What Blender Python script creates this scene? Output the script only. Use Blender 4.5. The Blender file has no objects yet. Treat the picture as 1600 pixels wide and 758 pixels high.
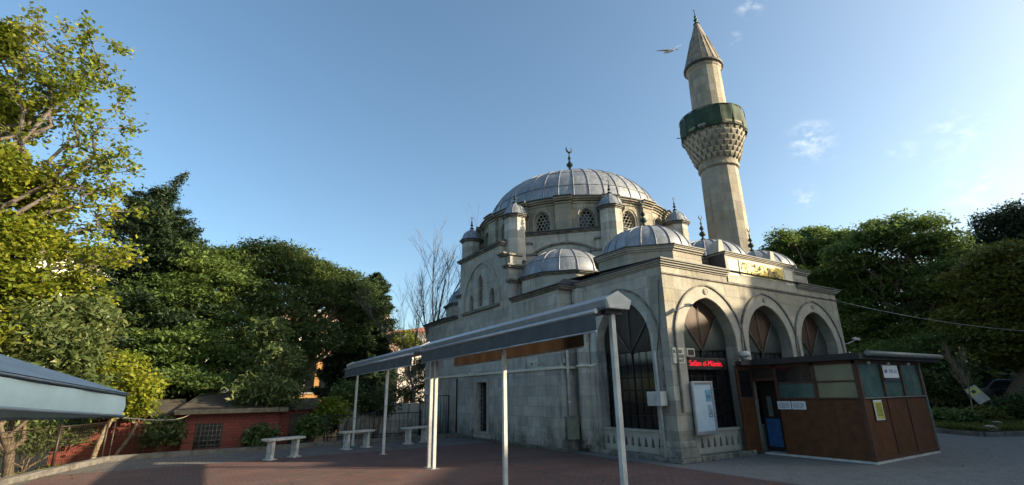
import bpy, math, random
import numpy as np
from mathutils import Vector, Matrix
from mathutils.geometry import tessellate_polygon
PI = math.pi; R = math.radians
random.seed(7); rng = np.random.default_rng(11)
S = bpy.context.scene; C = S.collection

# ------------------------------------------------------------------ camera, world, sun
F_PX, YAW, PITCH, ROLL = 766.4, -0.5643, 0.29785, -0.0174
CAM = Vector((-9.702, -8.256, 1.6))
cp, sp_ = math.cos(PITCH), math.sin(PITCH)
fwd = Vector((-math.sin(YAW)*cp, math.cos(YAW)*cp, sp_))
rgt0 = Vector((math.cos(YAW), math.sin(YAW), 0)); up0 = rgt0.cross(fwd)
cr, sr = math.cos(ROLL), math.sin(ROLL)
rgt = cr*rgt0 + sr*up0; upv = -sr*rgt0 + cr*up0
cam = bpy.data.cameras.new('camera'); co = bpy.data.objects.new('camera', cam); C.objects.link(co)
M3 = Matrix((rgt, upv, -fwd)).transposed(); co.matrix_world = Matrix.Translation(CAM) @ M3.to_4x4()
cam.sensor_width = 36; cam.lens = 36*F_PX/1600; cam.clip_end = 3000; cam.clip_start = .05
S.camera = co
def P(x, y, dist):                      # point at a horizontal distance along the sight line of photo pixel x, y
    d = fwd + rgt*((x-800)/F_PX) + upv*(-(y-379)/F_PX)
    return CAM + d*(dist/math.hypot(d.x, d.y))
SUN_EL = R(19); sdir = Vector((.756, -.655, 0)); ndir = Vector((.655, .756, 0))
w = bpy.data.worlds.new('World'); S.world = w; w.use_nodes = True
nt = w.node_tree; nt.nodes.clear()
def N(nt, t, **k):
    n = nt.nodes.new(t)
    for a, b in k.items():
        if a.startswith('i_'):
            n.inputs[a[2:].replace('_', ' ')].default_value = b
        else: setattr(n, a, b)
    return n
sky = N(nt, 'ShaderNodeTexSky', sky_type='NISHITA', sun_disc=False)
sky.sun_elevation = SUN_EL; sky.sun_rotation = math.atan2(sdir.x, sdir.y)
sky.air_density = .75; sky.dust_density = 2.5; sky.ozone_density = 1.3
bg = N(nt, 'ShaderNodeBackground'); bg.inputs['Strength'].default_value = .10
wo = N(nt, 'ShaderNodeOutputWorld')
# thin cirrus wisps: soft blobs at fixed directions of the sky, broken up by noise
geo = N(nt, 'ShaderNodeTexCoord')
def cloud_dir(px, py): return (P(px, py, 1.0)-CAM).normalized()
def Lk(nt, a, b): nt.links.new(a, b)
nz = N(nt, 'ShaderNodeTexNoise'); nz.inputs['Scale'].default_value = 16; nz.inputs['Detail'].default_value = 7; nz.inputs['Roughness'].default_value = .62
mpw = N(nt, 'ShaderNodeMapping'); mpw.inputs['Rotation'].default_value = (.3, .2, .6); mpw.inputs['Scale'].default_value = (.8, 2.6, 4.5)
Lk(nt, geo.outputs['Generated'], mpw.inputs['Vector']); Lk(nt, mpw.outputs['Vector'], nz.inputs['Vector'])
acc = None
for px, py, ra, am in ((1267, 222, .05, .8), (1495, 208, .055, .45), (1525, 298, .055, .75), (1257, 306, .028, .6), (1144, 62, .02, .7), (1172, 4, .03, .7), (1410, 232, .03, .35), (1490, 238, .05, .25), (985, 215, .04, .0)):
    d = cloud_dir(px, py)
    vm = N(nt, 'ShaderNodeVectorMath', operation='DISTANCE'); vm.inputs[1].default_value = d
    Lk(nt, geo.outputs['Generated'], vm.inputs[0])
    mr = N(nt, 'ShaderNodeMapRange', interpolation_type='SMOOTHERSTEP'); mr.inputs['From Min'].default_value = ra*1.1; mr.inputs['From Max'].default_value = 0
    mr.inputs['To Max'].default_value = am
    Lk(nt, vm.outputs['Value'], mr.inputs['Value'])
    if acc is None: acc = mr.outputs['Result']
    else:
        ad = N(nt, 'ShaderNodeMath', operation='MAXIMUM'); Lk(nt, acc, ad.inputs[0]); Lk(nt, mr.outputs['Result'], ad.inputs[1]); acc = ad.outputs[0]
nr = N(nt, 'ShaderNodeMapRange'); nr.inputs['From Min'].default_value = .44; nr.inputs['From Max'].default_value = .80
Lk(nt, nz.outputs['Fac'], nr.inputs['Value'])
mu = N(nt, 'ShaderNodeMath', operation='MULTIPLY'); Lk(nt, acc, mu.inputs[0]); Lk(nt, nr.outputs['Result'], mu.inputs[1])
mix = N(nt, 'ShaderNodeMix', data_type='RGBA'); Lk(nt, mu.outputs[0], mix.inputs['Factor'])
hs = N(nt, 'ShaderNodeHueSaturation'); hs.inputs['Saturation'].default_value = 1.12; hs.inputs['Value'].default_value = 1.0
Lk(nt, sky.outputs[0], hs.inputs['Color'])
wt = N(nt, 'ShaderNodeMix', data_type='RGBA', blend_type='MULTIPLY'); wt.inputs['Factor'].default_value = 1; wt.inputs['B'].default_value = (1.06, 1.08, .94, 1); Lk(nt, hs.outputs[0], wt.inputs['A'])
Lk(nt, wt.outputs['Result'], mix.inputs['A']); mix.inputs['B'].default_value = (4.2, 4.3, 4.3, 1)
Lk(nt, mix.outputs['Result'], bg.inputs['Color']); Lk(nt, bg.outputs[0], wo.inputs['Surface'])
sl = bpy.data.lights.new('sun', 'SUN'); sl.energy = 3.7; sl.angle = R(.6); sl.color = (1, .82, .56)
so = bpy.data.objects.new('sun', sl); C.objects.link(so)
sv = Vector((sdir.x*math.cos(SUN_EL), sdir.y*math.cos(SUN_EL), math.sin(SUN_EL)))
so.rotation_euler = sv.to_track_quat('Z', 'Y').to_euler(); so.location = (20, -20, 30)
S.view_settings.view_transform = 'Standard'; S.view_settings.look = 'None'; S.view_settings.gamma = 1
S.view_settings.exposure = 1.65
S.render.engine = 'CYCLES'
S.cycles.max_bounces = 6; S.cycles.transparent_max_bounces = 12

# ------------------------------------------------------------------ material helpers
def new_mat(name):
    m = bpy.data.materials.new(name); m.use_nodes = True
    return m, m.node_tree, m.node_tree.nodes['Principled BSDF']
def ramp(nt, fac, stops):
    r = nt.nodes.new('ShaderNodeValToRGB'); el = r.color_ramp.elements
    while len(el) < len(stops): el.new(.5)
    for e, (p, c) in zip(el, stops): e.position = p; e.color = tuple(c)+(1,)
    Lk(nt, fac, r.inputs[0]); return r.outputs[0]
def noise(nt, vec, scale, detail=5, rough=.6):
    n = N(nt, 'ShaderNodeTexNoise'); n.inputs['Scale'].default_value = scale; n.inputs['Detail'].default_value = detail; n.inputs['Roughness'].default_value = rough
    Lk(nt, vec, n.inputs['Vector']); return n.outputs['Fac']
def mixc(nt, fac, a, b, mode='MIX'):
    m = N(nt, 'ShaderNodeMix', data_type='RGBA', blend_type=mode)
    for s, v in (('Factor', fac), ('A', a), ('B', b)):
        if hasattr(v, 'links') or isinstance(v, bpy.types.NodeSocket): Lk(nt, v, m.inputs[s])
        else: m.inputs[s].default_value = v if s == 'Factor' else tuple(v)+(1,)
    return m.outputs['Result']
def mrange(nt, v, a, b, c=0, d=1):
    m = N(nt, 'ShaderNodeMapRange'); m.inputs['From Min'].default_value = a; m.inputs['From Max'].default_value = b
    m.inputs['To Min'].default_value = c; m.inputs['To Max'].default_value = d; Lk(nt, v, m.inputs['Value']); return m.outputs['Result']
def mth(nt, op, a, b=None):
    m = N(nt, 'ShaderNodeMath', operation=op)
    for i, v in enumerate((a, b)):
        if v is None: continue
        if isinstance(v, bpy.types.NodeSocket): Lk(nt, v, m.inputs[i])
        else: m.inputs[i].default_value = v
    return m.outputs[0]
def bump(nt, b, h, dist=.02, st=.5):
    n = N(nt, 'ShaderNodeBump'); n.inputs['Distance'].default_value = dist; n.inputs['Strength'].default_value = st
    Lk(nt, h, n.inputs['Height']); Lk(nt, n.outputs[0], b.inputs['Normal'])
def mapped(nt, vec, sc):
    m = N(nt, 'ShaderNodeMapping'); m.inputs['Scale'].default_value = sc; Lk(nt, vec, m.inputs['Vector']); return m.outputs[0]
def plain(name, col, rough=.6, metal=0, var=.25, scale=6, bmp=0, spec=None):
    m, nt, b = new_mat(name)
    tc = N(nt, 'ShaderNodeTexCoord').outputs['Object']
    f = noise(nt, tc, scale); c2 = tuple(min(1, x*(1+var)) for x in col); c1 = tuple(x*(1-var) for x in col)
    Lk(nt, ramp(nt, f, [(.3, c1), (.7, c2)]), b.inputs['Base Color'])
    b.inputs['Roughness'].default_value = rough; b.inputs['Metallic'].default_value = metal
    if spec is not None: b.inputs['Specular IOR Level'].default_value = spec
    if bmp: bump(nt, b, noise(nt, tc, scale*4), bmp, .6)
    return m
def stone_mat(name, base, bw=.62, bh=.3, mode='wall', mortar=(.13, .12, .10), stain=1.0, ang_r=4.2, tint=(1, 1, 1)):
    m, nt, b = new_mat(name)
    tc = N(nt, 'ShaderNodeTexCoord').outputs['Object']
    sx = N(nt, 'ShaderNodeSeparateXYZ'); Lk(nt, tc, sx.inputs[0])
    if mode == 'wall': u = mth(nt, 'ADD', sx.outputs[0], sx.outputs[1])
    else: u = mth(nt, 'MULTIPLY', mth(nt, 'ARCTAN2', sx.outputs[1], sx.outputs[0]), ang_r)
    cb = N(nt, 'ShaderNodeCombineXYZ'); Lk(nt, u, cb.inputs[0]); Lk(nt, sx.outputs[2], cb.inputs[1])
    br = N(nt, 'ShaderNodeTexBrick'); Lk(nt, cb.outputs[0], br.inputs['Vector'])
    br.inputs['Scale'].default_value = 1; br.inputs['Brick Width'].default_value = bw; br.inputs['Row Height'].default_value = bh
    br.inputs['Mortar Size'].default_value = .006; br.inputs['Mortar Smooth'].default_value = .6; br.inputs['Bias'].default_value = -.1
    br.offset_frequency = 2; br.offset = .43
    a = tuple(x*.74 for x in base); c = tuple(min(.8, x*1.2) for x in base)
    br.inputs['Color1'].default_value = a+(1,); br.inputs['Color2'].default_value = c+(1,); br.inputs['Mortar'].default_value = tuple(x*.62 for x in base)+(1,)
    col = br.outputs['Color']
    big = noise(nt, tc, .9, 6, .65)
    col = mixc(nt, mrange(nt, big, .38, .66, 0, .7), col, tuple(x*.55 for x in base))
    fine = noise(nt, tc, 9, 6, .7)
    col = mixc(nt, mrange(nt, fine, .5, .75, 0, .45), col, tuple(x*.6 for x in base))
    warm = noise(nt, tc, 2.2, 3, .5)
    col = mixc(nt, mrange(nt, warm, .5, .7, 0, .35), col, (base[0]*1.08, base[1]*.98, base[2]*.78))
    # rain-run streaks: noise stretched along z
    st = noise(nt, mapped(nt, tc, (3.2, 3.2, .5)), 1.5, 7, .68)
    st2 = noise(nt, tc, .55, 2, .5)
    stf = mth(nt, 'MULTIPLY', mrange(nt, st, .50, .70, 0, .72*stain), mrange(nt, st2, .36, .56))
    col = mixc(nt, stf, col, (.05, .047, .042))
    # damp, lichen-blackened foot of the wall with a ragged edge
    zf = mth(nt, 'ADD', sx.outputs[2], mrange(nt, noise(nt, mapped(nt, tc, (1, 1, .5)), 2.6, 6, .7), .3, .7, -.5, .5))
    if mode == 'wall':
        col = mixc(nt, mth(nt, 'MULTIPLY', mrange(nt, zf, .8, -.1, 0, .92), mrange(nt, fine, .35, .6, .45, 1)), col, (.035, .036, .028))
    Lk(nt, col, b.inputs['Base Color']); b.inputs['Roughness'].default_value = .88; b.inputs['Specular IOR Level'].default_value = .25
    h = mth(nt, 'ADD', mth(nt, 'MULTIPLY', br.outputs['Fac'], -.7), mth(nt, 'MULTIPLY', fine, .8))
    bump(nt, b, h, .018, .7)
    return m
def lead_mat(name):
    m, nt, b = new_mat(name)
    tc = N(nt, 'ShaderNodeTexCoord').outputs['Object']
    f = noise(nt, tc, 1.6, 6, .65); g = noise(nt, mapped(nt, tc, (3, 3, .8)), 3, 5, .6)
    c = ramp(nt, f, [(.3, (.13, .15, .18)), (.7, (.26, .28, .31))])
    c = mixc(nt, mrange(nt, g, .5, .72, 0, .55), c, (.42, .43, .42))
    k = noise(nt, tc, 11, 4, .7)
    c = mixc(nt, mrange(nt, k, .55, .75, 0, .4), c, (.08, .085, .09))
    Lk(nt, c, b.inputs['Base Color']); b.inputs['Roughness'].default_value = .5; b.inputs['Metallic'].default_value = .25
    bump(nt, b, f, .03, .5); return m
def glass_mat(name, col, rough=.08, var=.4):
    m, nt, b = new_mat(name); tc = N(nt, 'ShaderNodeTexCoord').outputs['Object']
    f = noise(nt, tc, 2.5, 4)
    Lk(nt, ramp(nt, f, [(.3, tuple(x*(1-var) for x in col)), (.7, tuple(x*(1+var) for x in col))]), b.inputs['Base Color'])
    b.inputs['Roughness'].default_value = rough; b.inputs['Specular IOR Level'].default_value = .6
    bump(nt, b, noise(nt, tc, .8, 2), .02, .15); return m
def leaf_mat(name, ca, cb, cc, trans=.3):
    m, nt, b = new_mat(name)
    gi = N(nt, 'ShaderNodeNewGeometry'); tc = N(nt, 'ShaderNodeTexCoord').outputs['Object']
    r = gi.outputs['Random Per Island']
    c = ramp(nt, r, [(.0, ca), (.5, cb), (1, cc)])
    big = noise(nt, tc, .45, 3, .5)
    c = mixc(nt, mrange(nt, big, .35, .65, 0, .6), c, ca)
    b2 = noise(nt, tc, .8, 2, .5)
    c = mixc(nt, mrange(nt, b2, .55, .7, 0, .5), c, cc)
    Lk(nt, c, b.inputs['Base Color']); b.inputs['Roughness'].default_value = .5; b.inputs['Specular IOR Level'].default_value = .35
    tr = N(nt, 'ShaderNodeBsdfTranslucent'); Lk(nt, c, tr.inputs['Color'])
    mx = N(nt, 'ShaderNodeMixShader'); mx.inputs[0].default_value = trans
    out = nt.nodes['Material Output']
    Lk(nt, b.outputs[0], mx.inputs[1]); Lk(nt, tr.outputs[0], mx.inputs[2]); Lk(nt, mx.outputs[0], out.inputs['Surface'])
    return m
def emit(name, col, st):
    m, nt, b = new_mat(name); b.inputs['Base Color'].default_value = (0, 0, 0, 1)
    b.inputs['Emission Color'].default_value = tuple(col)+(1,); b.inputs['Emission Strength'].default_value = st; return m

STONE = (.45, .432, .385)
M = dict(
    stone=stone_mat('limestone', STONE), facade=stone_mat('portico_limestone', (.38, .355, .295), .7, .34, stain=.8),
    drum=stone_mat('drum_limestone', (.35, .325, .26), .5, .27, 'round', stain=1.1, ang_r=4.2),
    minaret=stone_mat('minaret_limestone', (.33, .305, .25), .55, .42, 'round', stain=.5, ang_r=.85),
    trim=plain('weathered_trim_stone', (.15, .14, .12), .85, var=.6, scale=5, bmp=.01),
    arch=plain('archivolt_stone', (.32, .30, .255), .85, var=.18, scale=3, bmp=.008),
    lead=lead_mat('lead_sheet'), leadrib=plain('lead_roll', (.17, .18, .195), .45, .3, var=.5, scale=8),
    eave=plain('dark_lead_edge', (.045, .046, .05), .6, .2),
    copper=plain('green_copper', (.022, .045, .04), .55, .4, var=.4),
    grille=plain('plaster_grille', (.33, .31, .27), .85),
    voidg=glass_mat('dark_window_glass', (.012, .013, .015), .12),
    bronze=plain('bronze_panel', (.060, .030, .017), .55, var=.35, scale=2, spec=.3), sidepane=glass_mat('grey_green_side_glass', (.045, .05, .042), .3, .3), barwood=plain('grey_glazing_bar', (.11, .095, .08), .6),
    metaldark=plain('dark_brown_metal', (.03, .02, .015), .5, .3),
    white=plain('white_painted_metal', (.44, .44, .42), .45, 0, var=.22, scale=5),
    awn=plain('grey_awning_cloth', (.065, .07, .075), .85, var=.15), awnin=leaf_mat('brown_awning_cloth', (.028, .019, .013), (.028, .019, .013), (.03, .02, .014), .45),
    alu=plain('aluminium_profile', (.36, .37, .39), .4, .5, var=.15),
    marble=plain('worn_marble', (.42, .41, .38), .6, var=.4, scale=9, bmp=.004),
    wood=plain('brown_laminate', (.088, .034, .013), .65, var=.3, scale=5, spec=.25),
    woodd=plain('brown_frame_wood', (.07, .026, .012), .65, var=.3, scale=10),
    roofd=plain('bitumen_roof', (.025, .023, .022), .8), gutter=plain('grey_gutter', (.16, .17, .16), .5, .2),
    gpane=glass_mat('greenish_pane', (.04, .085, .075), .25), ypane=glass_mat('curtained_pane', (.16, .15, .09), .3, .2),
    green=plain('green_cloth_screen', (.012, .036, .02), .8, var=.5, scale=3),
    gold=plain('gilded_calligraphy', (.62, .44, .05), .5, .1, var=.35, scale=14), cream=plain('cream_marble', (.62, .57, .46), .6, var=.08),
    ink=plain('dark_paint', (.02, .025, .05), .6), black=plain('black_metal', (.012, .012, .013), .5, .2),
    paper=plain('white_paper', (.65, .67, .68), .7, var=.05), blue=plain('blue_film', (.03, .10, .24), .5),
    lblue=plain('pale_blue_paint', (.50, .66, .72), .5, var=.14, scale=2.5, bmp=.004), lgrey=plain('blue_grey_roof_sheet', (.22, .28, .33), .55, var=.2, scale=2),
    yellow=plain('yellow_notice', (.48, .42, .08), .6, var=.15), board=plain('glossy_poster_sheet', (.42, .52, .60), .2, var=.05),
    brick=None, bark=plain('bark', (.10, .075, .05), .9, var=.4, scale=9, bmp=.02), palebark=plain('pale_bark', (.22, .17, .11), .9, var=.3, scale=9, bmp=.01),
    greybark=plain('grey_bark', (.12, .10, .09), .9, var=.3, scale=9),
    tileroof=plain('clay_tile_roof', (.34, .13, .075), .8, var=.3, scale=20, bmp=.02),
    render_w=plain('white_render', (.72, .70, .66), .85, var=.06), render_p=plain('pink_render', (.42, .27, .21), .85, var=.1), render_o=plain('orange_render', (.42, .22, .08), .85, var=.1), render_g=plain('grey_render', (.35, .33, .30), .85, var=.1),
    gull=plain('white_feathers', (.62, .62, .60), .8, var=.12), gullg=plain('grey_feathers', (.28, .29, .31), .8, var=.12), cable=plain('cable_rubber', (.06, .06, .06), .6), rope=plain('pale_rope', (.42, .38, .3), .8),
    carpaint=plain('dark_car_paint', (.012, .014, .03), .15, .3, var=.1), lamp=plain('lamp_lens', (.5, .5, .48), .2),
    slate=plain('brown_roof_felt', (.05, .04, .03), .9, var=.4, scale=4),
)
def brick_wall():
    m, nt, b = new_mat('painted_red_brick'); tc = N(nt, 'ShaderNodeTexCoord').outputs['Object']
    sx = N(nt, 'ShaderNodeSeparateXYZ'); Lk(nt, tc, sx.inputs[0]); cb = N(nt, 'ShaderNodeCombineXYZ')
    Lk(nt, mth(nt, 'ADD', sx.outputs[0], sx.outputs[1]), cb.inputs[0]); Lk(nt, sx.outputs[2], cb.inputs[1])
    br = N(nt, 'ShaderNodeTexBrick'); Lk(nt, cb.outputs[0], br.inputs['Vector']); br.inputs['Scale'].default_value = 1
    br.inputs['Brick Width'].default_value = .25; br.inputs['Row Height'].default_value = .10; br.inputs['Mortar Size'].default_value = .009
    br.inputs['Color1'].default_value = (.21, .045, .028, 1); br.inputs['Color2'].default_value = (.15, .035, .024, 1); br.inputs['Mortar'].default_value = (.11, .02, .014, 1)
    c = mixc(nt, mrange(nt, noise(nt, tc, 2, 5), .45, .75, 0, .5), br.outputs['Color'], (.10, .025, .02))
    Lk(nt, c, b.inputs['Base Color']); b.inputs['Roughness'].default_value = .75; bump(nt, b, br.outputs['Fac'], -.01, .6); return m
M['brick'] = brick_wall()
def ground_mat(name, kind):
    m, nt, b = new_mat(name); tc = N(nt, 'ShaderNodeTexCoord').outputs['Object']
    fine = noise(nt, tc, 34, 4, .7); big = noise(nt, tc, .5, 5, .6); mid = noise(nt, tc, 3.2, 5, .65)
    if kind == 'asphalt':
        c = ramp(nt, fine, [(.3, (.09, .088, .082)), (.52, (.17, .163, .152)), (.72, (.33, .315, .295))])
        c = mixc(nt, mrange(nt, mid, .48, .7, 0, .5), c, (.065, .07, .065)); h = fine
        c = mixc(nt, mrange(nt, big, .5, .7, 0, .35), c, (.16, .15, .145))
    elif kind == 'soil':
        c = ramp(nt, mid, [(.3, (.035, .045, .02)), (.55, (.07, .065, .03)), (.75, (.16, .12, .07))]); h = mid
    else:
        br = N(nt, 'ShaderNodeTexBrick'); Lk(nt, tc, br.inputs['Vector']); br.inputs['Scale'].default_value = 1
        br.inputs['Brick Width'].default_value = .2; br.inputs['Row Height'].default_value = .1; br.inputs['Mortar Size'].default_value = .009
        if kind == 'red': c1, c2, c3 = (.20, .095, .075), (.13, .072, .062), (.05, .045, .042)
        else: c1, c2, c3 = (.22, .195, .18), (.15, .14, .13), (.05, .048, .045)
        br.inputs['Color1'].default_value = c1+(1,); br.inputs['Color2'].default_value = c2+(1,); br.inputs['Mortar'].default_value = c3+(1,)
        c = mixc(nt, mrange(nt, mid, .4, .68, 0, .62), br.outputs['Color'], (.09, .085, .085))
        c = mixc(nt, mrange(nt, big, .45, .65, 0, .5), c, tuple(x*.65 for x in c1))
        c = mixc(nt, mrange(nt, fine, .58, .75, 0, .4), c, (.26, .22, .19))
        sp = noise(nt, tc, 1.3, 6, .75)
        c = mixc(nt, mrange(nt, sp, .57, .66, 0, .6), c, (.045, .042, .04))
        rows = N(nt, 'ShaderNodeTexBrick'); Lk(nt, tc, rows.inputs['Vector']); rows.inputs['Scale'].default_value = 1; rows.inputs['Brick Width'].default_value = 1.2; rows.inputs['Row Height'].default_value = .6; rows.inputs['Mortar Size'].default_value = .0; rows.inputs['Color1'].default_value = (1, 1, 1, 1); rows.inputs['Color2'].default_value = (.62, .64, .66, 1)
        c = mixc(nt, .55, c, rows.outputs['Color'], 'MULTIPLY')
        h = mth(nt, 'ADD', mth(nt, 'MULTIPLY', br.outputs['Fac'], -1.0), mth(nt, 'MULTIPLY', fine, .7))
    Lk(nt, c, b.inputs['Base Color']); b.inputs['Roughness'].default_value = .85; b.inputs['Specular IOR Level'].default_value = .3
    bump(nt, b, h, .008, .6); return m

# ------------------------------------------------------------------ mesh helpers
class MB:
    def __init__(s): s.v = []; s.f = []; s.smooth = set()
    def add(s, vs, fs, M4=None, smooth=False):
        b = len(s.v)
        s.v += [tuple(M4 @ Vector(p)) if M4 is not None else tuple(p) for p in vs]
        for f in fs:
            if smooth: s.smooth.add(len(s.f))
            s.f.append(tuple(b+i for i in f))
        return s
    def box(s, lo, hi, M4=None):
        x0, y0, z0 = lo; x1, y1, z1 = hi
        return s.add([(x0,y0,z0),(x1,y0,z0),(x1,y1,z0),(x0,y1,z0),(x0,y0,z1),(x1,y0,z1),(x1,y1,z1),(x0,y1,z1)],
                     [(3,2,1,0),(4,5,6,7),(0,1,5,4),(1,2,6,5),(2,3,7,6),(3,0,4,7)], M4)
    def tube(s, pts, rad, n=8, cap=True):
        pts = [Vector(p) for p in pts]; rr = rad if isinstance(rad, (list, tuple)) else [rad]*len(pts)
        b = len(s.v); ref = None
        for i, p in enumerate(pts):
            d = (pts[min(i+1, len(pts)-1)]-pts[max(i-1, 0)]).normalized()
            if ref is None: ref = Vector((0, 0, 1)) if abs(d.z) < .9 else Vector((1, 0, 0))
            a = d.cross(ref).normalized(); ref = a.cross(d); c = ref.normalized()
            for k in range(n):
                t = 2*PI*k/n; s.v.append(tuple(p+(a*math.cos(t)+c*math.sin(t))*rr[i]))
        for i in range(len(pts)-1):
            for k in range(n):
                s.smooth.add(len(s.f)); s.f.append((b+i*n+k, b+i*n+(k+1)%n, b+(i+1)*n+(k+1)%n, b+(i+1)*n+k))
        if cap:
            s.f.append(tuple(b+k for k in range(n))[::-1]); s.f.append(tuple(b+(len(pts)-1)*n+k for k in range(n)))
        return s
    def lathe(s, prof, c=(0, 0, 0), n=32, a0=0., a1=2*PI, smooth=True, phase=0., lean=None):
        full = abs(a1-a0-2*PI) < 1e-6; m = n if full else n+1; b = len(s.v)
        for r, z in prof:
            for k in range(m):
                t = a0+(a1-a0)*k/n+phase; s.v.append((c[0]+r*math.cos(t), c[1]+r*math.sin(t), c[2]+z))
        for i in range(len(prof)-1):
            for k in range(n):
                k2 = (k+1) % m
                if smooth: s.smooth.add(len(s.f))
                s.f.append((b+i*m+k, b+i*m+k2, b+(i+1)*m+k2, b+(i+1)*m+k))
        return s
    def prism(s, poly, z0, z1):
        n = len(poly); vs = [(x, y, z0) for x, y in poly]+[(x, y, z1) for x, y in poly]
        fs = [tuple(range(n))[::-1], tuple(range(n, 2*n))]+[(i, (i+1) % n, n+(i+1) % n, n+i) for i in range(n)]
        return s.add(vs, fs)
    def plate(s, outer, holes, org, u, v, nrm, th):
        org, u, v, nrm = Vector(org), Vector(u), Vector(v), Vector(nrm)
        loops = [outer]+holes; flat = [p for l in loops for p in l]
        tris = tessellate_polygon([[Vector((p[0], p[1], 0)) for p in l] for l in loops])
        fr = [org+u*p[0]+v*p[1] for p in flat]; bk = [p+nrm*th for p in fr]; n = len(flat)
        fs = []
        for t in tris:
            a, b_, c = (flat[i] for i in t)
            cr_ = (b_[0]-a[0])*(c[1]-a[1])-(b_[1]-a[1])*(c[0]-a[0])
            if abs(cr_) < 1e-9: continue
            t = t if cr_ > 0 else t[::-1]
            fs.append(tuple(t)); fs.append(tuple(n+i for i in t[::-1]))
        o = 0
        for l in loops:
            m = len(l)
            for i in range(m): fs.append((o+i, o+(i+1) % m, n+o+(i+1) % m, n+o+i))
            o += m
        return s.add(fr+bk, fs)
    def build(s, name, mat, parent=None, smooth=True, bev=0):
        me = bpy.data.meshes.new(name); me.from_pydata(s.v, [], s.f)
        if s.smooth and smooth:
            fl = np.zeros(len(s.f), bool); fl[list(s.smooth)] = True; me.polygons.foreach_set('use_smooth', fl)
        me.materials.append(M[mat] if isinstance(mat, str) else mat); me.update()
        o = bpy.data.objects.new(name, me); C.objects.link(o)
        if parent is not None:
            o.parent = parent; o.matrix_parent_inverse = parent.matrix_basis.inverted()
        if bev:
            bm_ = o.modifiers.new('bevel', 'BEVEL'); bm_.width = bev; bm_.segments = 2; bm_.limit_method = 'ANGLE'
        return o
def tag(o, label=None, cat=None, group=None, kind=None):
    if label: o['label'] = label
    if cat: o['category'] = cat
    if group: o['group'] = group
    if kind: o['kind'] = kind
    return o
def thing(name, label, cat, loc=(0, 0, 0), group=None, rz=0):
    o = bpy.data.objects.new(name, None); C.objects.link(o); o.location = loc; o.rotation_euler = (0, 0, rz); o.empty_display_size = .2
    o.matrix_basis = Matrix.Translation(Vector(loc)) @ Matrix.Rotation(rz, 4, 'Z')
    return tag(o, label, cat, group)
def fixn(o):                                            # recalculates outward normals
    import bmesh
    bm = bmesh.new(); bm.from_mesh(o.data); bmesh.ops.recalc_face_normals(bm, faces=bm.faces); bm.to_mesh(o.data); bm.free(); return o
def arch_pts(c, w_, zs, za, z0, n=12, off=0.):
    h = za-zs; e = (h*h-w_*w_/4)/w_; Rr = w_/2+e+off; hw = w_/2+off
    pts = [(c-hw, z0), (c+hw, z0), (c+hw, zs)]
    tm = math.acos(max(-1, min(1, e/Rr))) if e >= 0 else PI-math.acos(-e/Rr)
    tm = math.acos(e/Rr)
    for i in range(1, n+1):
        t = tm*i/n; pts.append((c-e+Rr*math.cos(t), zs+Rr*math.sin(t)))
    for i in range(n-1, -1, -1):
        t = tm*i/n; pts.append((c+e-Rr*math.cos(t), zs+Rr*math.sin(t)))
    return pts                                            # counter-clockwise
def offset_poly(poly, d):
    n = len(poly); out = []
    for i in range(n):
        p0, p1, p2 = Vector(poly[i-1]), Vector(poly[i]), Vector(poly[(i+1) % n])
        a = (p1-p0).normalized(); b = (p2-p1).normalized()
        na = Vector((a.y, -a.x)); nb = Vector((b.y, -b.x)); k = (na+nb); k = k/(1+na.dot(nb))
        out.append(tuple(p1+k*d))
    return out
def cornice(mb, poly, z, steps):                        # stacked mouldings round a polygon: steps (offset, height)
    for off, h in steps:
        mb.prism(offset_poly(poly, off), z, z+h); z += h
    return z
def finial(parent, c, h, mat='copper', name='finial', n=10):
    u = h
    prof = [(.0, 0), (.16*u, 0), (.13*u, .05*u), (.05*u, .10*u), (.03*u, .16*u), (.10*u, .22*u), (.115*u, .27*u), (.08*u, .33*u), (.025*u, .37*u), (.03*u, .40*u),
            (.075*u, .45*u), (.08*u, .49*u), (.03*u, .55*u), (.018*u, .6*u), (.04*u, .645*u), (.03*u, .68*u), (.012*u, .72*u), (.012*u, .80*u), (0, .80*u)]
    mb = MB().lathe(prof, c, n)
    cz = c[2]+.90*u; rr = .085*u; pts = []; rad = []
    d = Vector((1, .0, 0))
    for i in range(15):
        t = R(-90-140+280*i/14)+R(180)*0
        t = R(130)+R(280)*i/14
        pts.append(Vector((c[0], c[1], cz))+d*rr*math.cos(t)+Vector((0, 0, 1))*rr*math.sin(t)); rad.append(.003*u+.022*u*math.sin(PI*i/14))
    mb.tube(pts, rad, 5)
    return mb.build(name, mat, parent)
def ribs(mb, prof, c, k, rad, a0=0., a1=2*PI, full=True, sub=1):
    for i in range(k if full else k+1):
        t = a0+(a1-a0)*i/k
        mb.tube([(c[0]+(r+rad*.35)*math.cos(t), c[1]+(r+rad*.35)*math.sin(t), c[2]+z) for r, z in prof if r > .12], rad, 5)
def dome_prof(r, h, n=14, pw=1.0):
    return [(r*math.cos(PI/2*i/n)**pw, h*math.sin(PI/2*i/n)) for i in range(n+1)]

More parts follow.
